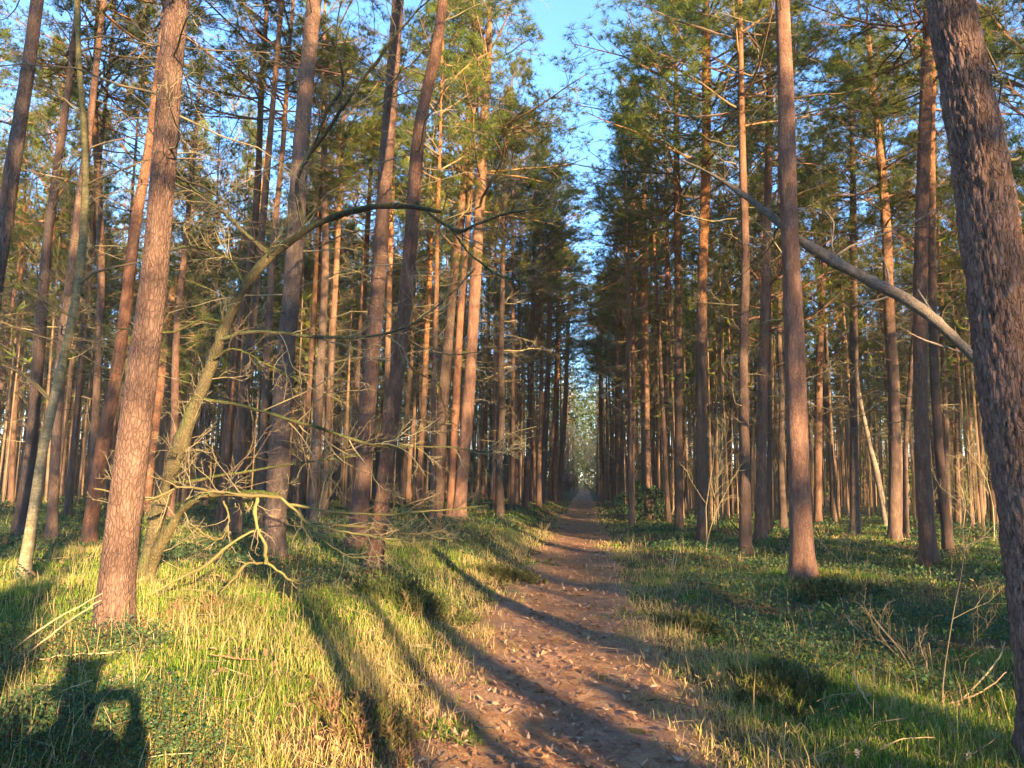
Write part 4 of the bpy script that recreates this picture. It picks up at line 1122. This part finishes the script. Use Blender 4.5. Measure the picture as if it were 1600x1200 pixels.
# bilberry: small stiff leaves on low stems
def leaf_quads(pos, nrm, d, L, W):
    side = unit(np.cross(nrm, d))
    a = pos; b = pos + d * (L * 0.5)[:, None] + side * W[:, None]; c = pos + d * L[:, None] + nrm * (L * 0.1)[:, None]; e = pos + d * (L * 0.5)[:, None] - side * W[:, None]
    V = np.stack([a, b, c, e], 1).reshape(-1, 3)
    return V, np.arange(len(V)).reshape(-1, 4)
def bilberry(name, label, x, y, r, rg, per=13, H=0.16, leaf=0.020):
    n = len(x)
    X = np.repeat(x, per) + rg.normal(0, 1, n * per) * np.repeat(0.07 + 0.004 * r, per); Y = np.repeat(y, per) + rg.normal(0, 1, n * per) * np.repeat(0.07 + 0.004 * r, per)
    hh = np.repeat(H * rg.uniform(0.7, 1.35, n), per)
    Z = ground_h(X, Y) + hh * rg.uniform(0.15, 1.0, n * per) ** 0.6
    pos = np.stack([X, Y, Z], 1)
    d = unit(rg.normal(size=(n * per, 3)) * [1, 1, 0.5] + [0, 0, 0.25]); nrm = unit(rg.normal(size=(n * per, 3)) * 0.6 + [0, 0, 1.0])
    L = leaf * (1 + 0.11 * np.repeat(r, per)) * rg.uniform(0.7, 1.3, n * per)
    mb = MB()
    V, Qd = leaf_quads(pos, nrm, d, L, L * 0.32)
    tn = np.clip(np.repeat(np.repeat(rg.normal(0.45, 0.18, n), per) + rg.normal(0, 0.15, n * per), 4), 0, 1)
    mb.add(V, Qd, None, tn, 0)
    st0 = np.stack([x, y, ground_h(x, y)], 1); 
    P1 = np.stack([st0, st0 + np.column_stack([rg.normal(0, 0.03, (n, 2)), np.full(n, H)])], 1)
    V, Qd = tubes(P1, np.full((n, 2), 0.002), 3); mb.add(V, Qd, None, 0.1, 1)
    return tag(obj(name, mb.build(name, [BILB, TWIG], False)), label, kind='stuff')
x, y, r, s, rg = sample(15000, 2.0, 40, 4)
nb = noise2(x, y, 2.3, 6)
keep = np.where(s < 0, (s < -1.6) & (nb > 0.05) & (((x < -2.5) & (y < 5.5)) | (y > 8)), (s > 1.7) & (nb > -0.25) & (y > 5.5) | (s > 1.7) & (nb > 0.5))
keep &= clear_of_trunks(x, y, 0.2)
x, y, r = x[keep], y[keep], r[keep]
bilberry('bilberry_cover', 'blue green bilberry undergrowth beneath the pines', x, y, r, rg)
print('bilb', len(x))
# a nearer clump of it in the lower left corner
def clump_xy(px, py, rad, n, seed):
    rg = np.random.default_rng(seed); p = hit(px, py)
    a = rg.uniform(0, 6.283, n); q = rad * np.sqrt(rg.uniform(0, 1, n))
    x, y = p[0] + q * np.cos(a), p[1] + q * np.sin(a) * 0.8
    return x, y, np.hypot(x, y), rg

for q_, (px_, py_, rd_) in enumerate([(50, 1040, 0.75), (215, 1165, 0.5), (20, 1160, 0.5)]):
    x, y, r, rg = clump_xy(px_, py_, rd_, 150, 60 + q_)
    bilberry('bilberry_patch', ('bilberry patch left of the thick pine foot beside the straw stalks', 'bilberry patch at the lower edge right of the photographer shadow', 'bilberry patch in the lower left corner')[q_], x, y, r, rg, 30, 0.15, 0.0125)

# heather clumps: things
def heather(px, py, rad, h, label, seed, n=260, tone=0.4):
    p = hit(px, py); rad *= 1.25; h *= 0.8; tone += 0.15
    rg = np.random.default_rng(seed)
    a = rg.uniform(0, 6.283, n); q = rad * np.sqrt(rg.uniform(0, 1, n)) * (0.95 + 0.35 * np.sin(2 * a + seed) + 0.25 * np.sin(5 * a + 2 * seed))
    bx, by = q * np.cos(a) * 0.8, q * np.sin(a) * 0.8
    b0 = np.stack([bx, by, ground_h(p[0] + bx, p[1] + by) - p[2]], 1)
    d = unit(np.stack([np.cos(a) * q / rad * 0.45, np.sin(a) * q / rad * 0.45, np.ones(n)], 1) + rg.normal(0, 0.28, (n, 3)))
    ln = h * rg.uniform(0.35, 1.1, n) * (0.8 + 0.35 * noise2(bx + p[0], by + p[1], 0.22, seed)) * (1.05 - 0.4 * (q / rad).clip(0, 1.3))
    tn0 = rg.normal(tone, 0.22, n) + 0.15 * noise2(bx, by, 0.3, seed + 1)
    tt = np.linspace(0, 1, 6)
    P1 = b0[:, None] + d[:, None] * (ln[:, None] * tt)[..., None]
    mb = MB(); mb.tube(P1, np.full((n, 6), 0.0018), 3, 0.2, 0)
    pos = P1[:, 1:].reshape(-1, 3); D = np.repeat(d, 5, 0)
    tn = np.clip(np.repeat(tn0, 5), 0, 1)
    needles(mb, pos, D, 5, rg, 0.05, 0.006, 0.5, 1, tn)
    t = thing('heather_clump', label, 'heather', p)
    obj('foliage', mb.build('heather', [TWIG, HEATH], False), t)
heather(640, 945, 0.5, 0.36, 'dark heather clump at the foot of the rough dark pine', 1, 320, 0.25)
heather(790, 905, 0.45, 0.32, 'dark heather clump at the left path edge before the shaded path', 2, 220, 0.3)
heather(570, 1150, 0.28, 0.3, 'bright green heather clump in sunlit grass near the lower edge', 3, 200, 0.75)
heather(1085, 985, 0.36, 0.28, 'dark heather clump at the right path edge', 4, 220, 0.25)
heather(1215, 1080, 0.34, 0.2, 'dark green heather clump in the right foreground grass', 5, 260, 0.2)
heather(330, 960, 0.3, 0.22, 'low heather sprigs on the sunlit bank right of the oak foot', 6, 160, 0.6)
heather(1300, 930, 0.5, 0.3, 'heather patch before the thick smooth right pine', 7, 220, 0.3)

# holly bush at the foot of the first right trunk
p = hit(1006, 812)
rg = np.random.default_rng(9)
t = thing('holly_bush', 'dark round holly bush around the first thick right trunk', 'bush', p)
n = 2600
dv = unit(rg.normal(size=(n, 3))); rad_ = rg.uniform(0.5, 1, (n, 1)) ** 0.4
pos = dv * rad_ * np.array([1.0, 0.8, 0.75]) * (1 + 0.25 * np.sin(dv[:, :1] * 5 + dv[:, 2:] * 4)) + [0, 0, 0.75]
pos = pos[pos[:, 2] > 0.02]
dd = unit(rg.normal(size=pos.shape) + pos * 0.5)
V, Qd = leaf_quads(pos, unit(rg.normal(size=pos.shape) + [0, 0, 1]), dd, np.full(len(pos), 0.10), np.full(len(pos), 0.035))
mb = MB(); mb.add(V, Qd, None, np.clip(np.repeat(rg.normal(0.3, 0.2, len(pos)), 4), 0, 1))
obj('foliage', mb.build('holly', [BILB], False), t)
ms = MB(); ms.tube(np.stack([np.zeros((9, 3)), np.column_stack([rg.normal(0, 0.4, (9, 2)), np.full(9, 1.1)])], 1), np.full((9, 2), 0.012), 4, 0.2)
obj('stem', ms.build('holly_stem', [TWIG]), t)
# orange leaved beech scrub at the end of the path
x0 = float(path_c(92)) - 2.2
t = thing('beech_bush', 'orange leaved beech scrub glowing at the far left end of the path', 'bush', (x0, 92, float(ground_h(x0, 92))))
pos = unit(rg.normal(size=(1500, 3))) * rg.uniform(0.3, 1, (1500, 1)) * np.array([1.6, 1.6, 1.2]) + [0, 0, 1.1]
V, Qd = leaf_quads(pos, unit(rg.normal(size=pos.shape)), unit(rg.normal(size=pos.shape)), np.full(1500, 0.22), np.full(1500, 0.08))
mb = MB(); mb.add(V, Qd, None, np.clip(np.repeat(rg.normal(0.5, 0.2, 1500), 4), 0, 1)); obj('foliage', mb.build('beech_leaves', [DLEAF], False), t)
ms = MB(); ms.tube(np.stack([np.zeros((9, 3)), np.column_stack([rg.normal(0, 0.7, (9, 2)), np.full(9, 1.8)])], 1), np.full((9, 2), 0.02), 4, 0.5)
obj('stem', ms.build('beech_stem', [TWIG]), t)

# ------------------------------------------------------------------ leaf and needle litter
lobes = np.array([(0, 0), (0.10, 0.10), (0.05, 0.22), (0.24, 0.34), (0.12, 0.46), (0.27, 0.62), (0.12, 0.74), (0.16, 0.88), (0, 1.0)])
outl = np.vstack([lobes, (lobes[1:-1] * [-1, 1])[::-1]])
def oak_leaves(x, y, rg, size, lift=0.012, zfun=None):
    n = len(x); k = len(outl)
    az = rg.uniform(0, 6.283, n); sz = size * rg.uniform(0.4, 1.3, n)
    c = np.array([0, 0.5]); o = outl - c
    curl = rg.uniform(-0.9, 0.9, (n, 2))
    tilt = rg.normal(0, 0.35, (n, 2))
    lx = o[None, :, 0] * sz[:, None]; ly = o[None, :, 1] * sz[:, None]
    lz = (curl[:, :1] * o[None, :, 0] ** 2 * 2.2 + curl[:, 1:] * o[None, :, 1] ** 2 * 0.8) * sz[:, None] + tilt[:, :1] * lx + tilt[:, 1:] * ly
    X = x[:, None] + lx * np.cos(az)[:, None] - ly * np.sin(az)[:, None]; Y = y[:, None] + lx * np.sin(az)[:, None] + ly * np.cos(az)[:, None]
    lz = lz - lz.min(1, keepdims=True)
    Z = ground_h(x, y)[:, None] + lift + lz + rg.uniform(0, 0.012, n)[:, None]
    Vo = np.stack([X, Y, Z], -1)
    Cn = Vo.mean(1, keepdims=True)
    Va = np.concatenate([Vo, Cn], 1).reshape(-1, 3)
    i = np.arange(k); T = np.stack([i, (i + 1) % k, np.full(k, k)], 1)
    T = (np.arange(n)[:, None, None] * (k + 1) + T[None]).reshape(-1, 3)
    tn = np.clip(np.repeat(rg.normal(0.5, 0.25, n), k + 1), 0, 1)
    return Va, T, tn
def on_path(n, ymin, ymax, seed, wid=1.15):
    rg = np.random.default_rng(seed)
    y = np.exp(rg.uniform(math.log(ymin), math.log(ymax), n)); s = np.clip(rg.normal(0, 0.62, n), -1.6, 1.6) * wid
    return path_c(y) + s, y, s, rg
def lay(x, y, rg, size, nm, label, up=None):
    Va, T, tn = oak_leaves(x, y, rg, size, 0.014)
    if up is not None: Va[:, 2] += np.repeat(up, len(outl) + 1)
    tag(obj(nm, mesh(nm, Va, None, T, [DLEAF], tn, False)), label, kind='stuff')
x, y, s_, rg = on_path(7600, 2.2, 24, 6)
k_ = rg.uniform(size=len(x)) < 0.45 + 0.55 * (noise2(x, y, 0.45, 1) > -0.1)
lay(x[k_], y[k_], rg, 0.055, 'fallen_leaves', 'brown fallen oak leaves covering the path')
x, y, r, s, rg = sample(9000, 2.2, 20, 16)
k_ = (np.abs(s) > 1.1) & (rg.uniform(size=len(x)) < np.where(noise2(x, y, 0.55, 1) > 0.45, 0.85, 0.10))
x, y = x[k_], y[k_]
lay(x, y, rg, 0.062, 'scattered_leaves', 'brown oak leaves lying in the grass of the banks', np.where(noise2(x, y, 0.55, 1) > 0.5, 0.0, rg.uniform(0, 0.09, len(x))))
print('leaves', len(x))
x, y, s_, rg = on_path(42000, 2.0, 26, 7)
r = np.hypot(x, y); n = len(x)
az = rg.uniform(0, 6.283, n); L = rg.uniform(0.02, 0.055, n); W = 0.0016 * (1 + 0.2 * r)
c = np.stack([x, y, ground_h(x, y) + 0.012 + rg.uniform(0, 0.012, n)], 1); d = np.stack([np.cos(az), np.sin(az), rg.normal(0, 0.12, n)], 1); sd = np.stack([-np.sin(az), np.cos(az), 0 * az], 1)
V = np.stack([c - d * L[:, None], c + sd * W[:, None], c + d * L[:, None]], 1).reshape(-1, 3)
tag(obj('needle_litter', mesh('needle_litter', V, None, np.arange(3 * n).reshape(-1, 3), [LITTER], np.repeat(np.clip(rg.normal(0.5, 0.25, n), 0, 1), 3), False)), 'reddish fallen pine needles covering the path', kind='stuff')

rg = np.random.default_rng(55)
fx, fy = [], []
for f in feet:
    if np.hypot(f[0], f[1]) < 17:
        a = rg.uniform(0, 6.283, 420); q = 0.14 + np.abs(rg.normal(0, 0.22, 420))
        fx.append(f[0] + q * np.cos(a)); fy.append(f[1] + q * np.sin(a))
x, y = np.concatenate(fx), np.concatenate(fy); n = len(x)
q = np.min(np.hypot(x[:, None] - np.array(feet)[None, :, 0], y[:, None] - np.array(feet)[None, :, 1]), 1)
az = rg.uniform(0, 6.283, n); L = rg.uniform(0.03, 0.08, n)
c = np.stack([x, y, ground_h(x, y) + 0.015 + 0.10 * np.exp(-q / 0.18)], 1); d = unit(np.stack([np.cos(az), np.sin(az), rg.normal(0, 0.4, n)], 1)); sd = np.stack([-np.sin(az), np.cos(az), 0 * az], 1) * 0.006
V = np.stack([c - d * L[:, None], c + sd, c + d * L[:, None], c - sd], 1).reshape(-1, 3)
tag(obj('trunk_litter', mesh('trunk_litter', V, np.arange(4 * n).reshape(-1, 4), None, [LITTER], np.repeat(np.clip(rg.normal(0.45, 0.25, n), 0, 1), 4), False)), 'needles and bark flakes heaped round the feet of the pines', kind='stuff')
x, y, r, s, rg = sample(2600, 2.2, 24, 18)
k_ = np.abs(s) > rg.uniform(0.3, 1.4, len(s)); x, y, r = x[k_], y[k_], r[k_]; n = len(x)
az = rg.uniform(0, 6.283, n); L = rg.uniform(0.08, 0.42, n); tt = np.linspace(-0.5, 0.5, 5)
hb_ = rg.uniform(0.01, 0.10, n); bend = rg.normal(0, 0.12, (n, 1))
px_ = x[:, None] + np.cos(az)[:, None] * L[:, None] * tt - np.sin(az)[:, None] * bend * L[:, None] * (tt ** 2) * 4
py_ = y[:, None] + np.sin(az)[:, None] * L[:, None] * tt + np.cos(az)[:, None] * bend * L[:, None] * (tt ** 2) * 4
P1 = np.stack([px_, py_, ground_h(px_, py_) + hb_[:, None] + rg.normal(0, 0.25, (n, 1)) * L[:, None] * tt], -1)
V, Qd = tubes(P1, (0.0022 + 0.0022 * L)[:, None] * (1 + 0.04 * r)[:, None] * np.linspace(1, 0.5, 5)[None], 3)
tag(obj('twig_litter', mesh('twig_litter', V, Qd, None, [TWIG], np.repeat(rg.uniform(0.2, 1, n), 15))), 'small fallen twigs strewn through the grass', kind='stuff')

# ------------------------------------------------------------------ sticks and stalks
def stick(name, label, cat, pts, seed, mat=STRAW, lift=None, tone=0.6, sides=5):
    """pts (px, py, width px, height above ground m)"""
    rg = np.random.default_rng(seed)
    L = []
    for (x, y, w, hgt) in pts:
        p = hit(x, y)
        # a point hgt above the ground on the same view ray
        d = ray(x, y); tpar = (p[2] + hgt - EYE[2]) / d[2]; q = EYE + d * tpar
        L.append((*q, 0.28 * w * float((q - EYE) @ _f) / FPX))
    L = np.array(L); org = L[0, :3].copy(); L[:, :3] -= org
    C = curve(L, 16); C[1:-1, :3] += rg.normal(0, 0.003, (14, 3))
    mb = MB(); mb.tube(C[:, :3], C[:, 3], sides, tone)
    o = obj(name, mb.build(name, [mat]), None, org)
    return tag(o, label, cat)
stick('dry_stalk', 'long bent straw stalk, upper of two leaning left of the thick pine foot', 'stalk', [(0, 1032, 4, 0.02), (60, 985, 5, 0.15), (110, 955, 4, 0.22), (160, 927, 3, 0.25)], 1)
stick('dry_stalk', 'long bent straw stalk, lower of two leaning left of the thick pine foot', 'stalk', [(12, 1045, 4, 0.02), (70, 1000, 5, 0.15), (120, 962, 5, 0.22), (158, 938, 3, 0.25)], 2)
stick('dry_stalk', 'straw stalk lying across bilberries below the photographer shadow', 'stalk', [(0, 1140, 4, 0.02), (50, 1108, 4, 0.1), (100, 1080, 4, 0.16), (145, 1063, 3, 0.2)], 3)
stick('dry_stalk', 'pale straw stalk rising from the lower left corner', 'stalk', [(0, 1188, 4, 0.02), (30, 1155, 4, 0.08), (60, 1125, 3, 0.14)], 4)
stick('dry_stalk', 'thin upright stalk in front of the photographer shadow', 'stalk', [(75, 1198, 2, 0.0), (85, 1140, 2, 0.1), (97, 1085, 2, 0.2)], 5)
stick('fallen_stick', 'straight bare stick lying in front of the thick pine foot', 'stick', [(62, 1030, 3, 0.08), (110, 1023, 4, 0.08), (165, 1021, 4, 0.08), (205, 1018, 3, 0.05)], 6, TWIG, tone=0.95)
stick('fallen_stick', 'thin reddish stick lying in the sunlit grass of the bank', 'stick', [(328, 1022, 3, 0.1), (365, 1027, 4, 0.1), (405, 1031, 3, 0.1)], 7, LIMB, tone=0.9)
stick('fallen_branch', 'grey branch lying right of the thick pine foot', 'branch', [(205, 1010, 6, 0.06), (240, 995, 9, 0.06), (280, 980, 6, 0.04)], 8, TWIG, tone=0.6)
stick('dry_stalk', 'pale broken stalk standing in right foreground grass', 'stalk', [(1368, 1115, 4, 0.02), (1345, 1080, 5, 0.1), (1330, 1050, 3, 0.2)], 9)
stick('fallen_branch', 'pale curved branch, upper of two beside the big right pine', 'branch', [(1500, 1095, 5, 0.02), (1535, 1060, 5, 0.14), (1562, 1025, 4, 0.22), (1570, 1003, 3, 0.28)], 10, STRAW, tone=0.5)
stick('fallen_branch', 'pale curved branch, lower of two beside the big right pine', 'branch', [(1478, 1102, 5, 0.02), (1520, 1087, 5, 0.08), (1550, 1070, 4, 0.12), (1572, 1050, 3, 0.16)], 11, STRAW, tone=0.6)
stick('fallen_stick', 'thin pale stick arching low in the bottom right grass', 'stick', [(1360, 1185, 3, 0.02), (1385, 1165, 4, 0.08), (1420, 1153, 3, 0.1), (1460, 1152, 3, 0.08)], 12, STRAW, tone=0.4)
stick('dry_stalk', 'golden bent bracken stalk in right foreground', 'stalk', [(1353, 1000, 3, 0.02), (1340, 985, 4, 0.1), (1328, 972, 5, 0.14), (1322, 962, 3, 0.18)], 13)
stick('fallen_branch', 'dark thin branch leaning beside the tall orange topped pine', 'branch', [(1182, 850, 4, 0.02), (1160, 835, 4, 0.2), (1142, 815, 3, 0.4)], 14, TWIG, tone=0.15)
rg = np.random.default_rng(71)
for q, (px, py, h) in enumerate([(1050, 905, 0.75), (1062, 925, 0.6), (985, 868, 0.7), (1000, 880, 0.6), (820, 868, 0.9), (835, 855, 0.8), (850, 845, 0.8), (812, 880, 0.8)]):
    p = hit(px, py); mb = MB()
    nn = 7
    dd = unit(np.column_stack([rg.normal(0, 0.35, (nn, 2)), np.ones(nn)])); tt = np.linspace(0, 1, 7)
    P1 = (dd[:, None] * (h * rg.uniform(0.6, 1.1, nn)[:, None] * tt)[..., None]) + (np.column_stack([rg.normal(0, 1, (nn, 2)), -0.5 * np.ones(nn)])[:, None] * (tt ** 2)[None, :, None] * 0.14)
    mb.tube(P1, np.full((nn, 1), 0.0035) * np.linspace(1, 0.4, 7)[None], 3, np.repeat(rg.uniform(0.2, 1, nn), 21))
    side = 'left' if px < 900 else 'right'
    tag(obj('tall_grass_tuft', mb.build('tall_grass', [STRAW]), None, p), f'tuft of tall straw grass stems at the {side} path edge', 'grass tuft', f'tall grass tufts at the {side} path edge')

# ------------------------------------------------------------------ the photographer, whose shadow lies on the left bank
def skin_body(name, nodes, edges, mat, parent, sub=2):
    me = bpy.data.meshes.new(name)
    keys = list(nodes)
    me.from_pydata([nodes[k][0] for k in keys], [(keys.index(a), keys.index(b)) for a, b in edges], [])
    me.materials.append(mat)
    o = obj(name, me, parent)
    o.modifiers.new('skin', 'SKIN')
    for k, v in zip(keys, me.skin_vertices[0].data):
        r_ = nodes[k][1]
        v.radius = r_ if isinstance(r_, tuple) else (r_, r_)
    me.skin_vertices[0].data[0].use_root = True
    sb = o.modifiers.new('sub', 'SUBSURF'); sb.levels = sub; sb.render_levels = sub
    for m in o.modifiers[0:1]: m.use_smooth_shade = True
    return o
def plain(name, c, rough=0.8):
    m, nt, out = newmat(name)
    bs = N(nt, 'ShaderNodeBsdfPrincipled'); bs.inputs['Base Color'].default_value = (*c, 1); bs.inputs['Roughness'].default_value = rough
    tc = N(nt, 'ShaderNodeTexCoord').outputs['Object']
    bp = N(nt, 'ShaderNodeBump'); bp.inputs['Strength'].default_value = 0.2; bp.inputs['Distance'].default_value = 0.01
    nt.links.new(texnoise(nt, tc, 40), bp.inputs['Height']); nt.links.new(bp.outputs[0], bs.inputs['Normal'])
    nt.links.new(bs.outputs[0], out.inputs[0]); return m
pz = float(ground_h(0.0, -0.5))
t = thing('person', 'standing person in a jacket raising a phone, seen by the shadow on the left bank', 'person', (0.0, -0.5, pz))
t.scale = (1.05, 1.05, 1.05)
CLOTH, SKIN, HAIR, DENIM = plain('jacket_cloth', (0.05, 0.055, 0.07)), plain('skin', (0.45, 0.28, 0.20), 0.5), plain('hair', (0.06, 0.04, 0.03)), plain('trousers_cloth', (0.04, 0.045, 0.06))
nd = {'pelvis': ((0, 0, 0.98), (0.16, 0.115)), 'waist': ((0, 0, 1.12), (0.15, 0.11)), 'chest': ((0, 0.01, 1.32), (0.175, 0.125)), 'neckb': ((0, 0, 1.46), (0.085, 0.075)), 'neck': ((0, 0.01, 1.53), 0.052), 'jaw': ((0, 0.03, 1.60), (0.065, 0.075)), 'head': ((0, 0.02, 1.69), (0.078, 0.095)), 'crown': ((0, 0.01, 1.765), (0.055, 0.065))}
ed = [('pelvis', 'waist'), ('waist', 'chest'), ('chest', 'neckb'), ('neckb', 'neck'), ('neck', 'jaw'), ('jaw', 'head'), ('head', 'crown')]
for sg, n_ in ((-1, 'l'), (1, 'r')):
    nd.update({n_ + 'sh': ((sg * 0.17, 0, 1.42), 0.07), n_ + 'el': ((sg * 0.20, 0.13, 1.14), 0.05), n_ + 'fo': ((sg * 0.15, 0.27, 1.29), 0.042), n_ + 'wr': ((sg * 0.095, 0.37, 1.43), 0.028), n_ + 'pa': ((sg * 0.085, 0.385, 1.49), (0.034, 0.022)),
               n_ + 'hip': ((sg * 0.10, 0, 0.90), 0.10), n_ + 'kn': ((sg * 0.12, 0.02, 0.50), 0.065), n_ + 'ca': ((sg * 0.12, -0.01, 0.34), 0.062), n_ + 'an': ((sg * 0.13, -0.02, 0.09), 0.042), n_ + 'to': ((sg * 0.15, 0.16, 0.035), (0.042, 0.03))})
    ed += [('chest', n_ + 'sh'), (n_ + 'sh', n_ + 'el'), (n_ + 'el', n_ + 'fo'), (n_ + 'fo', n_ + 'wr'), (n_ + 'wr', n_ + 'pa'), ('pelvis', n_ + 'hip'), (n_ + 'hip', n_ + 'kn'), (n_ + 'kn', n_ + 'ca'), (n_ + 'ca', n_ + 'an'), (n_ + 'an', n_ + 'to')]
    for f_ in range(4):      # fingers closing round the phone's edge, each its own short chain
        z0 = 1.475 + 0.017 * f_
        nd.update({f'{n_}f{f_}a': ((sg * 0.088, 0.40, z0), 0.0095), f'{n_}f{f_}b': ((sg * 0.080, 0.428, z0 + 0.004), 0.0088), f'{n_}f{f_}c': ((sg * 0.058, 0.434, z0 + 0.004), 0.0078)})
        ed += [(n_ + 'pa', f'{n_}f{f_}a'), (f'{n_}f{f_}a', f'{n_}f{f_}b'), (f'{n_}f{f_}b', f'{n_}f{f_}c')]
    nd.update({n_ + 'ta': ((sg * 0.07, 0.372, 1.505), 0.011), n_ + 'tb': ((sg * 0.05, 0.386, 1.53), 0.009)})
    ed += [(n_ + 'pa', n_ + 'ta'), (n_ + 'ta', n_ + 'tb')]
body = skin_body('body', nd, ed, SKIN, t)
jk = {k: (nd[k][0], tuple(r + 0.022 for r in nd[k][1]) if isinstance(nd[k][1], tuple) else nd[k][1] + 0.022) for k in ('pelvis', 'waist', 'chest', 'neckb')}
for n_ in 'lr':
    for k in ('sh', 'el', 'fo', 'wr'): jk[n_ + k] = (nd[n_ + k][0], nd[n_ + k][1] + 0.02)
skin_body('jacket', jk, [('pelvis', 'waist'), ('waist', 'chest'), ('chest', 'neckb')] + [e for n_ in 'lr' for e in (('chest', n_ + 'sh'), (n_ + 'sh', n_ + 'el'), (n_ + 'el', n_ + 'fo'), (n_ + 'fo', n_ + 'wr'))], CLOTH, t)
tr = {'pelvis': (nd['pelvis'][0], (0.168, 0.125))}
for n_ in 'lr':
    for k in ('hip', 'kn', 'ca', 'an'): tr[n_ + k] = (nd[n_ + k][0], nd[n_ + k][1] + 0.018)
skin_body('trousers', tr, [e for n_ in 'lr' for e in (('pelvis', n_ + 'hip'), (n_ + 'hip', n_ + 'kn'), (n_ + 'kn', n_ + 'ca'), (n_ + 'ca', n_ + 'an'))], DENIM, t)
skin_body('hair', {'a': ((0, -0.02, 1.70), (0.088, 0.095)), 'b': ((0, 0.0, 1.775), (0.07, 0.078)), 'c': ((0, -0.06, 1.62), (0.06, 0.04))}, [('a', 'b'), ('a', 'c')], HAIR, t)
fm = MB()
fm.tube(np.array([[0, 0.118, 1.685], [0, 0.135, 1.655], [0, 0.118, 1.645]]), np.array([0.010, 0.017, 0.012]), 8)
obj('nose', fm.build('nose', [SKIN]), body)
for sg in (-1, 1):
    em = MB(); em.tube(np.array([[sg * 0.03, 0.105, 1.69], [sg * 0.03, 0.113, 1.69], [sg * 0.03, 0.117, 1.69]]), np.array([0.012, 0.010, 0.003]), 10); obj('eye', em.build('eye', [plain('eye_white', (0.5, 0.5, 0.48), 0.3)]), body)
    em = MB(); em.tube(np.array([[sg * 0.082, 0.0, 1.655], [sg * 0.092, -0.005, 1.68], [sg * 0.086, 0.0, 1.71]]), np.array([0.010, 0.017, 0.012]), 8); obj('ear', em.build('ear', [SKIN]), body)
mm_ = MB(); mm_.tube(np.array([[-0.025, 0.108, 1.612], [0, 0.116, 1.612], [0.025, 0.108, 1.612]]), np.array([0.004, 0.007, 0.004]), 8); obj('mouth', mm_.build('mouth', [plain('lip', (0.35, 0.16, 0.14), 0.5)]), body)
ph = bpy.data.meshes.new('phone')
hx, hy, hz = 0.074, 0.004, 0.036
ph.from_pydata([(sx * hx, sy * hy, sz * hz) for sx in (-1, 1) for sy in (-1, 1) for sz in (-1, 1)], [], [(0, 1, 3, 2), (4, 6, 7, 5), (0, 4, 5, 1), (2, 3, 7, 6), (0, 2, 6, 4), (1, 5, 7, 3)])
ph.materials.append(plain('phone_case', (0.02, 0.02, 0.022), 0.3))
o = obj('phone', ph, None, (0.0, -0.092, pz + 1.585))
bv = o.modifiers.new('bevel', 'BEVEL'); bv.width = 0.004; bv.segments = 2
tag(o, 'dark phone held up sideways in both hands of the standing person', 'phone')
lm = MB(); lm.tube(np.array([[0.055, 0.004, 0.02], [0.055, 0.0065, 0.02]]), np.array([0.009, 0.008]), 12); obj('lens', lm.build('lens', [plain('lens_glass', (0.01, 0.01, 0.015), 0.1)]), o)
_dg = bpy.context.evaluated_depsgraph_get()
_tot = sum(len(p.vertices) - 2 for m_ in bpy.data.meshes for p in m_.polygons)
print('TRIS', _tot)

# ------------------------------------------------------------------ thin air haze down the path
hz = bpy.data.meshes.new('haze')
x0, x1, y0, y1, z0, z1 = -450, 450, -200, 520, -2.5, 24
hz.from_pydata([(x, y, z) for x in (x0, x1) for y in (y0, y1) for z in (z0, z1)], [], [(0, 1, 3, 2), (4, 6, 7, 5), (0, 4, 5, 1), (2, 3, 7, 6), (0, 2, 6, 4), (1, 5, 7, 3)])
hm, hnt, hout = newmat('haze')
pv = N(hnt, 'ShaderNodeVolumePrincipled')
pv.inputs['Color'].default_value = (0.9, 0.93, 1.0, 1)
pv.inputs['Density'].default_value = 0.0006
hnt.links.new(pv.outputs[0], hout.inputs['Volume'])
hz.materials.append(hm)
tag(obj('haze', hz), 'thin pale haze in the air of the wood', kind='stuff')
